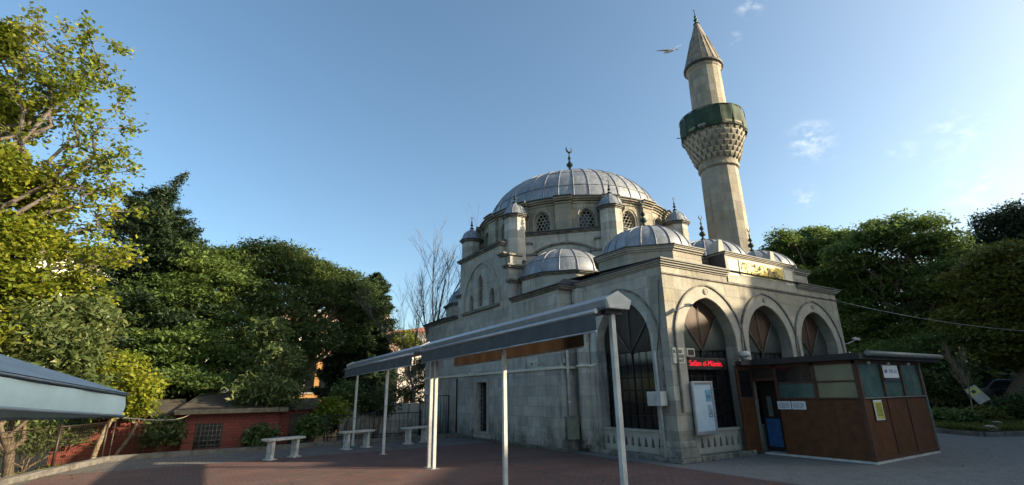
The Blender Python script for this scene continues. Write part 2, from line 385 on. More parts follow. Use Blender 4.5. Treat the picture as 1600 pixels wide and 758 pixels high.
# ------------------------------------------------------------------ ground and paving
def sheet(name, poly, z, mat, kind='structure'):
    o = MB().add([(x, y, z) for x, y in poly], [tuple(range(len(poly)))]).build(name, mat); tag(o, kind=kind); return o
def terrain():
    xs = np.concatenate([np.linspace(-1500, -60, 12), np.linspace(-50, 60, 70), np.linspace(70, 1500, 12)])
    ys = np.concatenate([np.linspace(-1500, -60, 10), np.linspace(-50, 60, 70), np.linspace(70, 1500, 12)])
    vs = []; nx = len(xs)
    for y in ys:
        for x in xs:
            z = -.03
            t = min(1, max(0, (y-10.5)/3.5)) if x < -.5 else 0
            t2 = min(1, max(0, (-12.4-x)/3))
            z -= .75*max(t, t2) if x < 0 else 0
            vs.append((x, y, z))
    fs = [(j*nx+i, j*nx+i+1, (j+1)*nx+i+1, (j+1)*nx+i) for j in range(len(ys)-1) for i in range(nx-1)]
    o = MB().add(vs, fs).build('ground', ground_mat('garden_soil', 'soil')); tag(o, kind='structure')
terrain()
KERB = [(-14.9, -2), (-12.75, 6.2), (-11.4, 10.05), (-.6, 10.35)]
sheet('plaza', [(-15.2, -30), (40, -30), (40, -12.6), (30, -9.0), (17.5, -4.3), (13.6, -2.72), (12.15, -1.95), (12.9, -.75), (15.2, 1.9), (19, 6.5), (19, 14), (-.4, 14), (-.4, 10.3), (-11.4, 10.0), (-12.75, 6.2), (-14.9, -2)], .0, ground_mat('grey_pavers', 'grey'))
sheet('asphalt_road', [(-.55, -30), (40, -30), (40, -12.6), (30, -9.0), (17.5, -4.3), (13.6, -2.72), (12.15, -1.95), (12.9, -.75), (15.2, 1.9), (19, 6.5), (19, 13.9), (-.55, 13.9)], .004, ground_mat('asphalt', 'asphalt'))
sheet('red_paving', [(-13.4, -6), (-.62, -6), (-.62, 7.4), (-12.2, 7.4)], .008, ground_mat('red_pavers', 'red'))
def strip(name, pts, w0, h, mat, z=0.):
    mb = MB(); pts = [Vector((p[0], p[1], 0)) for p in pts]
    for a, b in zip(pts, pts[1:]):
        L = (b-a).length; n = max(1, round(L/1.0)); d = (b-a)/L; q = Vector((-d.y, d.x, 0))*w0/2
        for i in range(n):
            s0 = a+d*(L*i/n+.006); s1 = a+d*(L*(i+1)/n-.006); j = random.uniform(-.006, .006)
            mb.prism([(s0-q)[:2], (s1-q)[:2], (s1+q)[:2], (s0+q)[:2]], z-.05, z+h+j)
    o = mb.build(name, mat); tag(o, kind='structure'); return o
M['kerb'] = plain('worn_concrete', (.12, .112, .10), .9, var=.4, scale=5, bmp=.01)
strip('kerb', KERB, .2, .13, 'kerb')
strip('kerb', [(19, 6.5), (15.2, 1.9), (12.9, -.75), (12.15, -1.95), (13.6, -2.72), (17.5, -4.3), (30, -9.0)], .22, .14, 'kerb')
# raised planted ground on the right
def bed():
    kx = [(19, 6.5), (15.2, 1.9), (12.9, -.75), (12.15, -1.95), (13.6, -2.72), (17.5, -4.3), (30, -9.0)]
    nrm = [Vector((.8, -.6)), Vector((.8, -.6)), Vector((.95, -.3)), Vector((.99, .1)), Vector((.55, .83)), Vector((.38, .92)), Vector((.35, .93))]
    vs = []; n = 7; R_ = [0, .12, 1, 3, 8, 20, 60]
    far = [Vector((70, 60)), Vector((80, 45)), Vector((85, 35)), Vector((90, 28)), Vector((90, 20)), Vector((90, 10)), Vector((90, -12))]
    for (k, f_) in zip(kx, far):
        k = Vector(k); d = (f_-k)
        for q in range(n):
            tt = (0, .002, .03, .08, .2, .45, 1)[q]; p = k+d*tt; vs.append((p.x, p.y, (.10, .12, .20, .28, .4, .5, .5)[q]+.03*math.sin(p.x*2+p.y)))
    fs = [(i*n+j, i*n+j+1, (i+1)*n+j+1, (i+1)*n+j) for i in range(len(kx)-1) for j in range(n-1)]
    o = MB().add(vs, fs).build('planted_ground', ground_mat('planted_soil', 'soil')); tag(o, kind='structure')
bed()

# ------------------------------------------------------------------ the mosque
mosque = thing('mosque', 'limestone mosque with lead-covered central dome on an octagonal body and three-arched portico', 'mosque', (4.4, 8.65, 0))
XW, YE = 8.7, 3.5; ARC = [1.62, 4.33, 7.04]; AW, ZS, ZA = 2.12, 2.76, 3.95
# portico front wall
Z0 = .12
holes = [arch_pts(c, AW, ZS, ZA, Z0) for c in ARC]
f = MB().plate([(0, 0), (XW, 0), (XW, 4.66), (0, 4.66)], holes, (0, 0, 0), (1, 0, 0), (0, 0, 1), (0, 1, 0), .5)
f.build('portico_wall', 'facade', mosque)
# portico side walls
SC = 1.6
for xx, nn in ((0, 1), (XW, -1)):
    sw = MB().plate([(.5, 0), (3.5, 0), (3.5, 4.66), (.5, 4.66)], [arch_pts(SC, 2.05, 2.80, 4.0, Z0)], (xx, 0, 0), (0, 1, 0), (0, 0, 1), (nn, 0, 0), .5)
    fixn(sw.build('side_wall', 'stone', mosque))
# archivolt bands and string course
for c in ARC:
    o_ = arch_pts(c, AW, ZS, ZA, 1.1, 14, .33); i_ = arch_pts(c, AW, ZS, ZA, 1.1, 14, .015)
    mb = MB()
    o2 = arch_pts(c, AW, ZS, ZA, 1.1, 14, .37)
    ring = [o_[1:]+[o_[0]]]
    def band(mb, po, pi_, y, th):
        po = po[1:]+[po[0]]; pi2 = pi_[1:]+[pi_[0]]; n = len(po)
        vs = [(p[0], y, p[1]) for p in po]+[(p[0], y, p[1]) for p in pi2]+[(p[0], y+th, p[1]) for p in po]+[(p[0], y+th, p[1]) for p in pi2]
        fs = []
        for i in range(n-1):
            fs += [(i, n+i, n+i+1, i+1), (2*n+i, 2*n+i+1, 3*n+i+1, 3*n+i), (i, i+1, 2*n+i+1, 2*n+i), (n+i, 3*n+i, 3*n+i+1, n+i+1)]
        mb.add(vs, fs)
    band(mb, o_, i_, -.02, .03)
    fixn(mb.build('arch_band', 'arch', mosque))
    mb = MB(); band(mb, o2, arch_pts(c, AW, ZS, ZA, 1.1, 14, .325), -.055, .06); fixn(mb.build('arch_moulding', 'trim', mosque))
    md = MB(); Mx = Matrix.Translation((c, -.02, ZA+.17)) @ Matrix.Rotation(PI/2, 4, 'X')
    prof = [(0, .035), (.04, .03), (.05, .015), (.08, .03), (.09, .0)]
    tmp = MB().lathe(prof, (0, 0, 0), 16); md.add(tmp.v, tmp.f, Mx); fixn(md.build('medallion', 'arch', mosque))
mb = MB()
so_ = arch_pts(SC, 2.05, 2.80, 4.0, 1.1, 14, .34); si_ = arch_pts(SC, 2.05, 2.80, 4.0, 1.1, 14, .28)
po = so_[1:]+[so_[0]]; pi_ = si_[1:]+[si_[0]]; n = len(po)
vs = [(-.03, p[0], p[1]) for p in po]+[(-.03, p[0], p[1]) for p in pi_]+[(.01, p[0], p[1]) for p in po]+[(.01, p[0], p[1]) for p in pi_]
fs = []
for i in range(n-1): fs += [(i, n+i, n+i+1, i+1), (i, i+1, 2*n+i+1, 2*n+i), (n+i, 3*n+i, 3*n+i+1, n+i+1)]
mb.add(vs, fs); fixn(mb.build('arch_moulding', 'trim', mosque))
mb = MB()
mb.box((-.035, -.035, 4.45), (XW+.035, .0, 4.485)); mb.box((-.035, 0, 4.45), (0, .02, 4.485))
mb.build('string_course', 'trim', mosque)
# portico top cornice with lead edge
for xa, xb in ((0, 2.68), (6.29, XW)):
    mb = MB(); yb = 3.5; e0 = 1 if xa == 0 else 0; e1 = 1-e0
    for off, z0, z1 in ((.035, 4.66, 4.70), (.08, 4.70, 4.75), (.13, 4.75, 4.79)):
        mb.prism([(xa-off*e0, -off), (xb+off*e1, -off), (xb+off*e1, yb), (xa-off*e0, yb)], z0, z1)
    mb.build('portico_cornice', 'arch', mosque)
    MB().prism([(xa-.17*e0, -.17), (xb+.17*e1, -.17), (xb+.17*e1, yb), (xa-.17*e0, yb)], 4.792, 4.83).build('roof_edge', 'eave', mosque)
mb = MB(); mb.add([(-.15, -.12, 4.833), (XW+.15, -.12, 4.833), (XW+.15, 3.6, 5.0), (-.15, 3.6, 5.0)], [(0, 1, 2, 3)])
mb.build('portico_roof', 'eave', mosque)
# plinth of the portico: worn stepped base stones at the corner pier
mb = MB()
for i, (o, z0, z1) in enumerate(((.12, 0, .10), (.08, .10, .32), (.05, .32, .46))):
    mb.prism([(-o, -o), (.56, -o), (.56, .1), (.1, .56), (-o, .56)], z0, z1)
mb.build('corner_plinth', 'stone', mosque, bev=.02)
mb = MB(); mb.box((-.10, .56, 0), (-.0, 2.6, .11)); mb.box((.56, -.14, 0), (2.68, -.0, .12)); mb.box((-.06, 2.62, 0), (0, 3.9, .12))
mb.build('base_step', 'stone', mosque, bev=.015)
# pilaster faces (chamfer) of the corner pier are carried by the plinth; far pier and engaged column
mb = MB(); mb.box((-.06, 2.72, .12), (.0, 2.9, 2.28)); mb.lathe([(.24, .12), (.24, 4.6)], (.0, 3.15, 0), 24)
mb.build('engaged_pier', 'stone', mosque)
mb = MB(); mb.box((-.10, 2.70, 2.29), (.0, 2.90, 2.35)); mb.lathe([(0, 2.29), (.28, 2.29), (.285, 2.35), (0, 2.35)], (.0, 3.15, 0), 24); mb.build('pier_band', 'cream', mosque)
# balustrades with bell-shaped openings
def bell(c, z0, w_, h):
    pts = [(-.5, 0), (.5, 0), (.42, .18), (.30, .45), (.28, .62), (.15, .85), (0, 1), (-.15, .85), (-.28, .62), (-.30, .45), (-.42, .18)]
    return [(c+x*w_, z0+y*h) for x, y in pts]
def balustrade(a, b, org, u, nrm):
    n = 9; hs_ = [bell(a+(b-a)*(i+.5)/n, .26, .125, .24) for i in range(n)]
    fixn(MB().plate([(a, .12), (b, .12), (b, .62), (a, .62)], hs_, org, u, (0, 0, 1), nrm, .09).build('balustrade', 'arch', mosque))
    o = Vector(org); uu = Vector(u); nn = Vector(nrm)
    m = MB()
    for z0, z1, pr_ in ((.62, .67, .04), (.14, .18, .015), (.55, .57, .012)):
        p0 = o+uu*a-nn*pr_; p1 = o+uu*b-nn*pr_; q = nn*(.09+pr_*2 if z0 > .6 else pr_+.005)
        m.prism([p0[:2], p1[:2], (p1+q)[:2], (p0+q)[:2]], z0, z1)
    fixn(m.build('handrail', 'arch', mosque))
for c in ARC: balustrade(c-AW/2, c+AW/2, (0, .10, 0), (1, 0, 0), (0, 1, 0))
balustrade(SC-1.025, SC+1.025, (.10, 0, 0), (0, 1, 0), (1, 0, 0))
# glazing in the arches: frame, grid, tympanum with radial bars and bronze panels
def glazing(c, wdt, zs, za, org, u, nrm, lit=False):
    org, u, nrm = Vector(org), Vector(u), Vector(nrm)
    a = arch_pts(c, wdt, zs, za, .62)
    g = fixn(MB().plate(a, [], org+nrm*.02, u, (0, 0, 1), nrm, .012).build('arch_glazing', 'voidg', mosque))
    def pt(x, z, d=0.): return org+u*x+Vector((0, 0, z))+nrm*d
    m = MB()
    for z in (.66, .98, 1.3, 1.62, 1.94, 2.26, 2.62): m.tube([pt(c-wdt/2, z), pt(c+wdt/2, z)], .028 if z == 2.62 else .014, 4)
    k = 8
    for i in range(k+1):
        x = c-wdt/2+.03+(wdt-.06)*i/k; m.tube([pt(x, .66), pt(x, 2.6)], .024 if i in (0, 4, 8) else .011, 4)
    m.build('arch_frame', 'metaldark', g)
    # tympanum fan of folded bronze sheets; side arch panes darkened for its unlit interior
    zc = 2.58
    def roof(t):                                     # point where the ray from the fan centre meets the arch
        for rr in np.linspace(.2, 2, 120):
            x = math.cos(t)*rr; z = zc+math.sin(t)*rr
            h = za-zs; e = (h*h-wdt*wdt/4)/wdt; Rr = wdt/2+e
            ok = abs(x) < wdt/2 and (z < zs or (abs(x)+e)**2+(z-zs)**2 < Rr*Rr)
            if not ok: return rr
        return 2
    for i, (t0, t1) in enumerate(((R(4), R(50)), (R(50), R(90)), (R(90), R(130)), (R(130), R(176)))):
        pts = [pt(c, zc, -.02)]
        for j in range(6):
            t = t0+(t1-t0)*j/5; rr = roof(t)-.02; pts.append(pt(c+math.cos(t)*rr, zc+math.sin(t)*rr, -.02-.03*math.sin(PI*j/5)))
        tm = MB().add(pts, [(0, j, j+1) for j in range(1, 6)]); tm.build('fan_pane', ('bronze' if i in (1, 2) else 'sidepane') if org.x < .1 else 'metaldark', g)
    fb = MB()
    for t in (52, 90, 130):
        rr = roof(R(t)); fb.tube([pt(c, zc, -.05), pt(c+math.cos(R(t))*rr, zc+math.sin(R(t))*rr, -.05)], .014 if t == 90 else .020, 5)
    fb.build('fan_bar', 'barwood', g)
for c in ARC: glazing(c, AW, ZS, ZA, (0, .34, 0), (1, 0, 0), (0, 1, 0))
glazing(SC, 2.05, 2.80, 4.0, (.34, 0, 0), (0, 1, 0), (1, 0, 0))
# raised parapet with calligraphy panel
PX0, PX1 = 2.72, 6.25
mb = MB(); mb.box((PX0, -.03, 4.50), (PX1, .55, 5.30)); mb.build('parapet', 'arch', mosque)
mb = MB(); q = [(PX0, -.03), (PX1, -.03), (PX1, .55), (PX0, .55)]; cornice(mb, q, 5.30, [(.03, .035), (.06, .035)]); mb.build('parapet_cornice', 'arch', mosque)
mb = MB(); mb.prism(offset_poly(q, .09), 5.372, 5.40); mb.build('parapet_lead_edge', 'eave', mosque)
mb = MB(); mb.box((PX0-.035, -.04, 4.87), (PX0-.002, .5, 5.4)); mb.build('parapet_flashing', 'eave', mosque)
pan = MB().box((3.38, -.055, 4.80), (5.55, -.032, 5.20)).build('inscription_panel', 'gold', mosque)
mb = MB().box((3.33, -.05, 4.765), (5.60, -.034, 4.797)); mb.box((3.33, -.05, 5.203), (5.60, -.034, 5.23)); mb.box((3.33, -.05, 4.797), (3.378, -.034, 5.203)); mb.box((5.552, -.05, 4.797), (5.60, -.034, 5.203))
mb.box((2.82, -.036, 4.72), (3.26, -.031, 5.20)); mb.box((5.67, -.036, 4.72), (6.12, -.031, 5.20))
mb.build('panel_border', 'cream', mosque)
mb = MB(); mw = MB(); r_ = random.Random(5)
for i in range(95):
    x = r_.uniform(3.42, 5.48); z = r_.uniform(4.83, 5.15); pts = []; t = r_.uniform(0, 6.28); cv = r_.uniform(-3, 3)
    for j in range(r_.randint(5, 9)):
        pts.append((min(5.53, max(3.4, x)), -.058, min(5.18, max(4.82, z)))); x += math.cos(t)*.032; z += math.sin(t)*.026; t += cv*.3
    rad = r_.uniform(.006, .014)
    (mb if i % 3 else mw).tube(pts, rad, 4)
mb.build('calligraphy', 'ink', pan); mw.build('pale_calligraphy', 'cream', pan)  # cream strokes belong to the inscription's own colouring
# small domes of the portico on octagonal bases
for i, cx in enumerate((1.5, 4.33, 7.1)):
    a = 1.45; cy = 1.75; k = .4142*a
    oc = [(cx-k, cy-a), (cx+k, cy-a), (cx+a, cy-k), (cx+a, cy+k), (cx+k, cy+a), (cx-k, cy+a), (cx-a, cy+k), (cx-a, cy-k)]
    d = MB(); base = d.prism(oc, 4.87, 5.27).build('portico_dome_base', 'facade', mosque)
    mb = MB(); cornice(mb, oc, 5.27, [(.04, .05), (.09, .05), (.12, .03)]); mb.build('dome_base_cornice', 'arch', base)
    mb = MB(); mb.prism(offset_poly(oc, .15), 5.402, 5.43); mb.build('dome_base_eave', 'eave', base)
    pr_ = [(1.5, 0), (1.36, .04)]+[(r*1.0, z+.06) for r, z in dome_prof(1.32, .92)]
    dm = MB().lathe(pr_, (cx, cy, 5.42), 48).build('portico_dome', 'lead', mosque)
    mb = MB(); ribs(mb, pr_[1:], (cx, cy, 5.42), 20, .022); mb.build('lead_rib', 'leadrib', dm)
    mb = MB().lathe([(.26, 0), (.16, .06), (.07, .12)], (cx, cy, 6.36), 16); mb.build('copper_collar', 'copper', dm)
    finial(dm, (cx, cy, 6.42), .98)
for px_, w_ in ((2.78, .22), (5.4, .2)):
    mb = MB(); mb.add([(px_-.1, .12, 5.41), (px_+.22, .12, 5.41), (px_+.22, .45, 5.41), (px_-.1, .45, 5.41), (px_+.02, .15, 5.82), (px_+.18, .15, 5.82), (px_+.2, .42, 5.70), (px_-.06, .42, 5.70)],
           [(0, 1, 5, 4), (1, 2, 6, 5), (2, 3, 7, 6), (3, 0, 4, 7), (4, 5, 6, 7)])
    fixn(mb.build('chimney_block', 'arch', mosque))
# prayer hall lower walls
HX0, HX1, HY0, HY1 = -.62, 9.42, 3.5, 13.8
hp = [(HX0, HY0), (HX1, HY0), (HX1, HY1), (HX0, HY1)]
wy0, wy1 = 7.95, 8.72
hl = [(wy0, .30), (wy1, .30), (wy1, 2.0), (wy0, 2.0)]
GY = 8.55
h1 = arch_pts(GY-.05, .42, 5.75, 6.12, 4.86, 8); h2 = arch_pts(GY-.98, .38, 5.15, 5.42, 4.80, 8); h3 = arch_pts(GY+.70, .38, 5.15, 5.42, 4.80, 8)
outer = [(HY0, 0), (HY1, 0), (HY1, 4.62), (10.45, 4.62), (10.45, 5.5), (10.25, 5.9), (10.25, 6.95), (6.95, 6.95), (6.95, 6.45), (6.62, 6.45), (6.62, 5.95), (6.35, 5.95), (6.35, 5.35), (6.15, 5.35), (6.15, 4.62), (HY0, 4.62)]
m_ = MB().plate(outer, [hl, h1, h2, h3], (HX0, 0, 0), (0, 1, 0), (0, 0, 1), (1, 0, 0), .62)
hall = fixn(m_.build('hall_wall', 'stone', mosque))
MB().box((.003, HY0, 0), (HX1-.7, HY0+.5, 4.6)).build('hall_front_wall', 'stone', mosque)
MB().box((HX0+.62, 13.2, 0), (HX1-.7, 13.8, 4.62)).build('hall_back_wall', 'stone', mosque)
MB().box((HX1-.7, HY0, 0), (HX1, HY1, 4.62)).build('hall_far_wall', 'stone', mosque)
MB().box((HX0+.3, wy0-.01, .29), (HX0+.35, wy1+.01, 2.02)).build('hall_window', 'voidg', mosque)
mb = MB()
for z in np.arange(.40, 2.0, .16): mb.tube([(HX0+.14, wy0, z), (HX0+.14, wy1, z)], .012, 5)
for y in np.linspace(wy0+.1, wy1-.1, 5): mb.tube([(HX0+.14, y, .3), (HX0+.14, y, 2.0)], .012, 5)
mb.build('window_bars', 'black', mosque)
mb = MB()
for lo, hi in (((wy0-.15, .24), (wy1+.15, .298)), ((wy0-.15, 2.002), (wy1+.15, 2.13)), ((wy0-.13, .298), (wy0-.002, 2.002)), ((wy1+.002, .298), (wy1+.13, 2.002)), ((wy0-.22, .02), (wy1+.22, .22))):
    mb.box((HX0-.035, lo[0], lo[1]), (HX0+.1, hi[0], hi[1]))
mb.build('window_frame', 'arch', mosque)
mb = MB()
mb.box((HX0-.05, 3.5, 2.26), (HX0+.01, 13.78, 2.33)); mb.box((HX0-.03, 3.44, 2.26), (.0, 3.499, 2.33)); mb.build('wall_band', 'cream', mosque)
mb = MB(); mb.box((HX0-.06, 3.4, 0), (HX0, 13.8, .09)); mb.build('wall_footing', 'kerb', mosque)
# tympanum windows: arch band, sill, grille
mb = MB()
def yband(mb, c, w_, zs, za, z0, o1, o2, x, th):
    a = arch_pts(c, w_, zs, za, z0, 14, o2); b = arch_pts(c, w_, zs, za, z0, 14, o1); a = a[1:]+[a[0]]; b = b[1:]+[b[0]]; n = len(a)
    vs = [(x, p[0], p[1]) for p in a]+[(x, p[0], p[1]) for p in b]+[(x+th, p[0], p[1]) for p in a]+[(x+th, p[0], p[1]) for p in b]; fs = []
    for i in range(n-1): fs += [(i, n+i, n+i+1, i+1), (i, i+1, 2*n+i+1, 2*n+i), (n+i, 3*n+i, 3*n+i+1, n+i+1)]
    mb.add(vs, fs)
yband(mb, GY-.12, 2.75, 5.0, 6.55, 4.72, 0, .08, HX0-.05, .06)
fixn(mb.build('tympanum_arch', 'arch', hall))
MB().box((HX0-.1, 7.0, 4.66), (HX0+.0, 9.95, 4.76)).build('tympanum_sill', 'trim', hall)
for c_, w_, zs, za, z0 in ((GY-.05, .42, 5.75, 6.12, 4.86), (GY-.98, .38, 5.15, 5.42, 4.80), (GY+.70, .38, 5.15, 5.42, 4.80)):
    g = fixn(MB().plate(arch_pts(c_, w_, zs, za, z0, 8), [], (HX0+.12, 0, 0), (0, 1, 0), (0, 0, 1), (1, 0, 0), .02).build('tympanum_window', 'voidg', hall))
    mb = MB()
    for j, z in enumerate(np.arange(z0+.08, za, .13)):
        for y in np.arange(c_-w_/2+(.07 if j % 2 else .0), c_+w_/2, .14):
            hh = [(HX0+.10, y+.055*math.cos(t), z+.055*math.sin(t)) for t in np.linspace(0, 2*PI, 7)]
            ok = all(abs(p[1]-c_) < w_/2+.03 and p[2] < za-abs(p[1]-c_)*.8 for p in hh)
            if ok: mb.tube(hh, .013, 4, False)
    mb.build('window_grille', 'grille', g)
# hall cornices
for a_, b_ in ((10.46, 13.9), (3.36, 6.14)):
    if a_ > 10: mb = MB()
    else: mb.build('hall_cornice', 'trim', mosque); mb = MB()
    mb.box((HX0-.05, a_, 4.62), (.1, b_, 4.68)); mb.box((HX0-.11, a_-.04, 4.68), (.1, b_+.04, 4.73))
mb.box((HX0-.04, 3.38, 4.621), (0.1, 3.5, 4.679))
mb.build('hall_cornice', 'trim', mosque)
mb = MB()
for a_, b_ in ((3.3, 6.14), (10.46, 13.95)):
    mb.box((HX0-.17, a_, 4.731), (.1, b_, 4.765))
mb.prism([(HX0-.16, 3.29), (HX1+.16, 3.29), (HX1+.16, 13.95), (HX0+.1, 13.95)], 4.732, 4.764) if False else None
mb.add([(HX0-.15, 3.3, 4.768), (HX1+.15, 3.3, 4.768), (HX1+.15, 13.95, 4.768), (HX0-.15, 13.95, 4.768), (.6, 4.6, 5.35), (8.2, 4.6, 5.35), (8.2, 12.7, 5.35), (.6, 12.7, 5.35)],
       [(0, 1, 5, 4), (1, 2, 6, 5), (2, 3, 7, 6)])
mb.build('hall_roof', 'eave', mosque)
# stepped gable caps of the side wall
mb = MB()
for y0, y1, z in ((6.85, 10.36, 6.95), (6.55, 6.95, 6.45), (6.25, 6.62, 5.95), (6.08, 6.35, 5.35), (10.2, 10.55, 5.5)):
    mb.box((HX0-.06, y0, z), (.06, y1, z+.06)); mb.box((HX0-.12, y0-.05, z+.06), (.06, y1+.05, z+.12))
mb.build('gable_cornice', 'trim', mosque)
# gable roof tipping back to the drum
mb = MB(); mb.add([(HX0-.14, 6.8, 7.075), (HX0-.14, 10.42, 7.075), (.6, 10.3, 7.45), (.6, 7.0, 7.45)], [(0, 1, 2, 3)]); mb.add([(HX0-.14, 6.8, 7.07), (.6, 7.0, 7.445), (.6, 7.0, 7.0), (HX0-.1, 6.9, 7.0)], [(0, 1, 2, 3)]); mb.build('gable_roof', 'eave', mosque)
# octagonal body
DC = (4.42, 8.66); AP = 4.4; K = .4142*AP
octo = [(DC[0]-K, DC[1]-AP), (DC[0]+K, DC[1]-AP), (DC[0]+AP, DC[1]-K), (DC[0]+AP, DC[1]+K), (DC[0]+K, DC[1]+AP), (DC[0]-K, DC[1]+AP), (DC[0]-AP, DC[1]+K), (DC[0]-AP, DC[1]-K)]
MB().prism(octo, 4.7, 7.30).build('octagonal_body', 'stone', mosque)
mb = MB(); cornice(mb, octo, 7.30, [(.04, .05), (.10, .05)]); mb.build('octagon_cornice', 'trim', mosque)
mb = MB(); mb.prism(offset_poly(octo, .15), 7.402, 7.44); mb.build('octagon_roof_edge', 'eave', mosque)
# corner semi-domes on polygonal bases
def corner_semidome(sx_, sy_):
    c = Vector((DC[0]+sx_*3.11, DC[1]+sy_*3.11, 0)); ang = math.atan2(sy_, sx_); r0 = 1.72
    poly = [(c.x+r0*math.cos(ang+t), c.y+r0*math.sin(ang+t)) for t in (R(-90), R(-54), R(-18), R(18), R(54), R(90))]
    b = MB().prism(poly, 4.8, 5.36).build('semidome_base', 'stone', mosque); fixn(b)
    mb = MB(); cornice(mb, poly, 5.36, [(.04, .04), (.09, .04)]); fixn(mb.build('semidome_cornice', 'trim', b))
    mb = MB(); mb.prism(offset_poly(poly, .13), 5.442, 5.475); fixn(mb.build('semidome_eave', 'eave', b))
    pr_ = [(1.68, 0), (1.62, .05)]+[(r, z+.07) for r, z in dome_prof(1.60, 1.06)]
    d = MB().lathe(pr_, (c.x, c.y, 5.47), 28, ang-PI/2, ang+PI/2).build('semidome', 'lead', mosque)
    mb = MB(); ribs(mb, pr_[1:], (c.x, c.y, 5.47), 8, .022, ang-PI/2, ang+PI/2, False)
    for lv in (.45,):
        rr = 1.60*math.cos(math.asin(lv))+.01; mb.tube([(c.x+rr*math.cos(ang+t), c.y+rr*math.sin(ang+t), 5.54+1.06*lv) for t in np.linspace(-PI/2, PI/2, 24)], .012, 4)
    mb.build('lead_rib', 'leadrib', d)
    t_ = Vector((-sy_, sx_, 0)).normalized(); nrm_ = Vector((sx_, sy_, 0)).normalized()
    a = []; rr2 = 1.74
    for i in range(25):
        th = PI*i/24; a.append(c+t_*(rr2+.02)*math.cos(th)+Vector((0, 0, 5.5+rr2*.82*math.sin(th)))+nrm_*.03)
    MB().tube(a, .05, 5).build('blind_arch', 'trim', d)
for sx_, sy_ in ((-1, -1), (1, -1), (-1, 1)): corner_semidome(sx_, sy_)
# weight turrets at the octagon corners
def turret(x, y, zt=8.02):
    n = 8; r0 = .43; ph = PI/8
    poly = [(x+r0*math.cos(ph+i*PI/4), y+r0*math.sin(ph+i*PI/4)) for i in range(n)]
    ba = MB(); ba.prism([(x+r0*1.06*math.cos(ph+i*PI/4), y+r0*1.06*math.sin(ph+i*PI/4)) for i in range(n)], 6.3, 7.0)
    ba.prism(poly, 7.0, zt); t = ba.build('turret', 'drum' if False else 'stone', mosque)
    mb = MB(); cornice(mb, poly, zt, [(.03, .05), (.08, .05)]); mb.build('turret_cornice', 'trim', t)
    mb = MB(); mb.prism(offset_poly(poly, .12), zt+.102, zt+.13); mb.build('turret_eave', 'eave', t)
    pr_ = [(.53, 0), (.46, .06), (.43, .14), (.38, .28), (.26, .40), (.14, .48), (.06, .56), (.03, .66)]
    cp_ = MB().lathe(pr_, (x, y, zt+.13), 24).build('turret_cap', 'lead', t)
    mb = MB(); ribs(mb, pr_, (x, y, zt+.13), 8, .014); mb.build('lead_rib', 'leadrib', t)
    finial(t, (x, y, zt+.72), .60, 'black')
for x, y in octo: turret(x, y)
mb = MB()
for sx_, sy_ in ((-1, -1),):
    for (vx, vy) in (octo[7], octo[0]):
        pass
# stepped shoulders between turrets and diagonal wall
def shoulder(vx, vy, tx, ty):
    d = Vector((tx-vx, ty-vy, 0)).normalized(); p = Vector((vx, vy, 0))
    q = Vector((d.y, -d.x, 0)); 
    if (p+q-Vector((DC[0], DC[1], 0))).length < (p-Vector((DC[0], DC[1], 0))).length: q = -q
    for s0, s1, z0, z1 in ((.35, .62, 6.55, 6.95), (.30, .80, 6.1, 6.5)):
        mb = MB(); mt = MB()
        mb.prism([(p+d*s0-q*.05)[:2], (p+d*s1-q*.05)[:2], (p+d*s1+q*.12)[:2], (p+d*s0+q*.12)[:2]], z0, z1)
        fixn(mb.build('shoulder_block', 'stone', mosque))
        mt.prism([(p+d*(s0-.03)-q*.05)[:2], (p+d*(s1+.05)-q*.05)[:2], (p+d*(s1+.05)+q*.18)[:2], (p+d*(s0-.03)+q*.18)[:2]], z1+.002, z1+.07); fixn(mt.build('shoulder_cap', 'trim', mosque))
mt = MB()
shoulder(*octo[7], *octo[0]); shoulder(*octo[0], *octo[7]); shoulder(*octo[1], *octo[2]); mb = MB(); mt = MB()
mb.box((-.55, 6.35, 6.1), (-.02, 6.72, 6.42)); mt.box((-.62, 6.28, 6.42), (-.02, 6.78, 6.49)); mt.box((-.6, 6.3, 6.03), (-.02, 6.76, 6.1))
fixn(mb.build('shoulder_block', 'stone', mosque)); fixn(mt.build('shoulder_cap', 'trim', mosque))
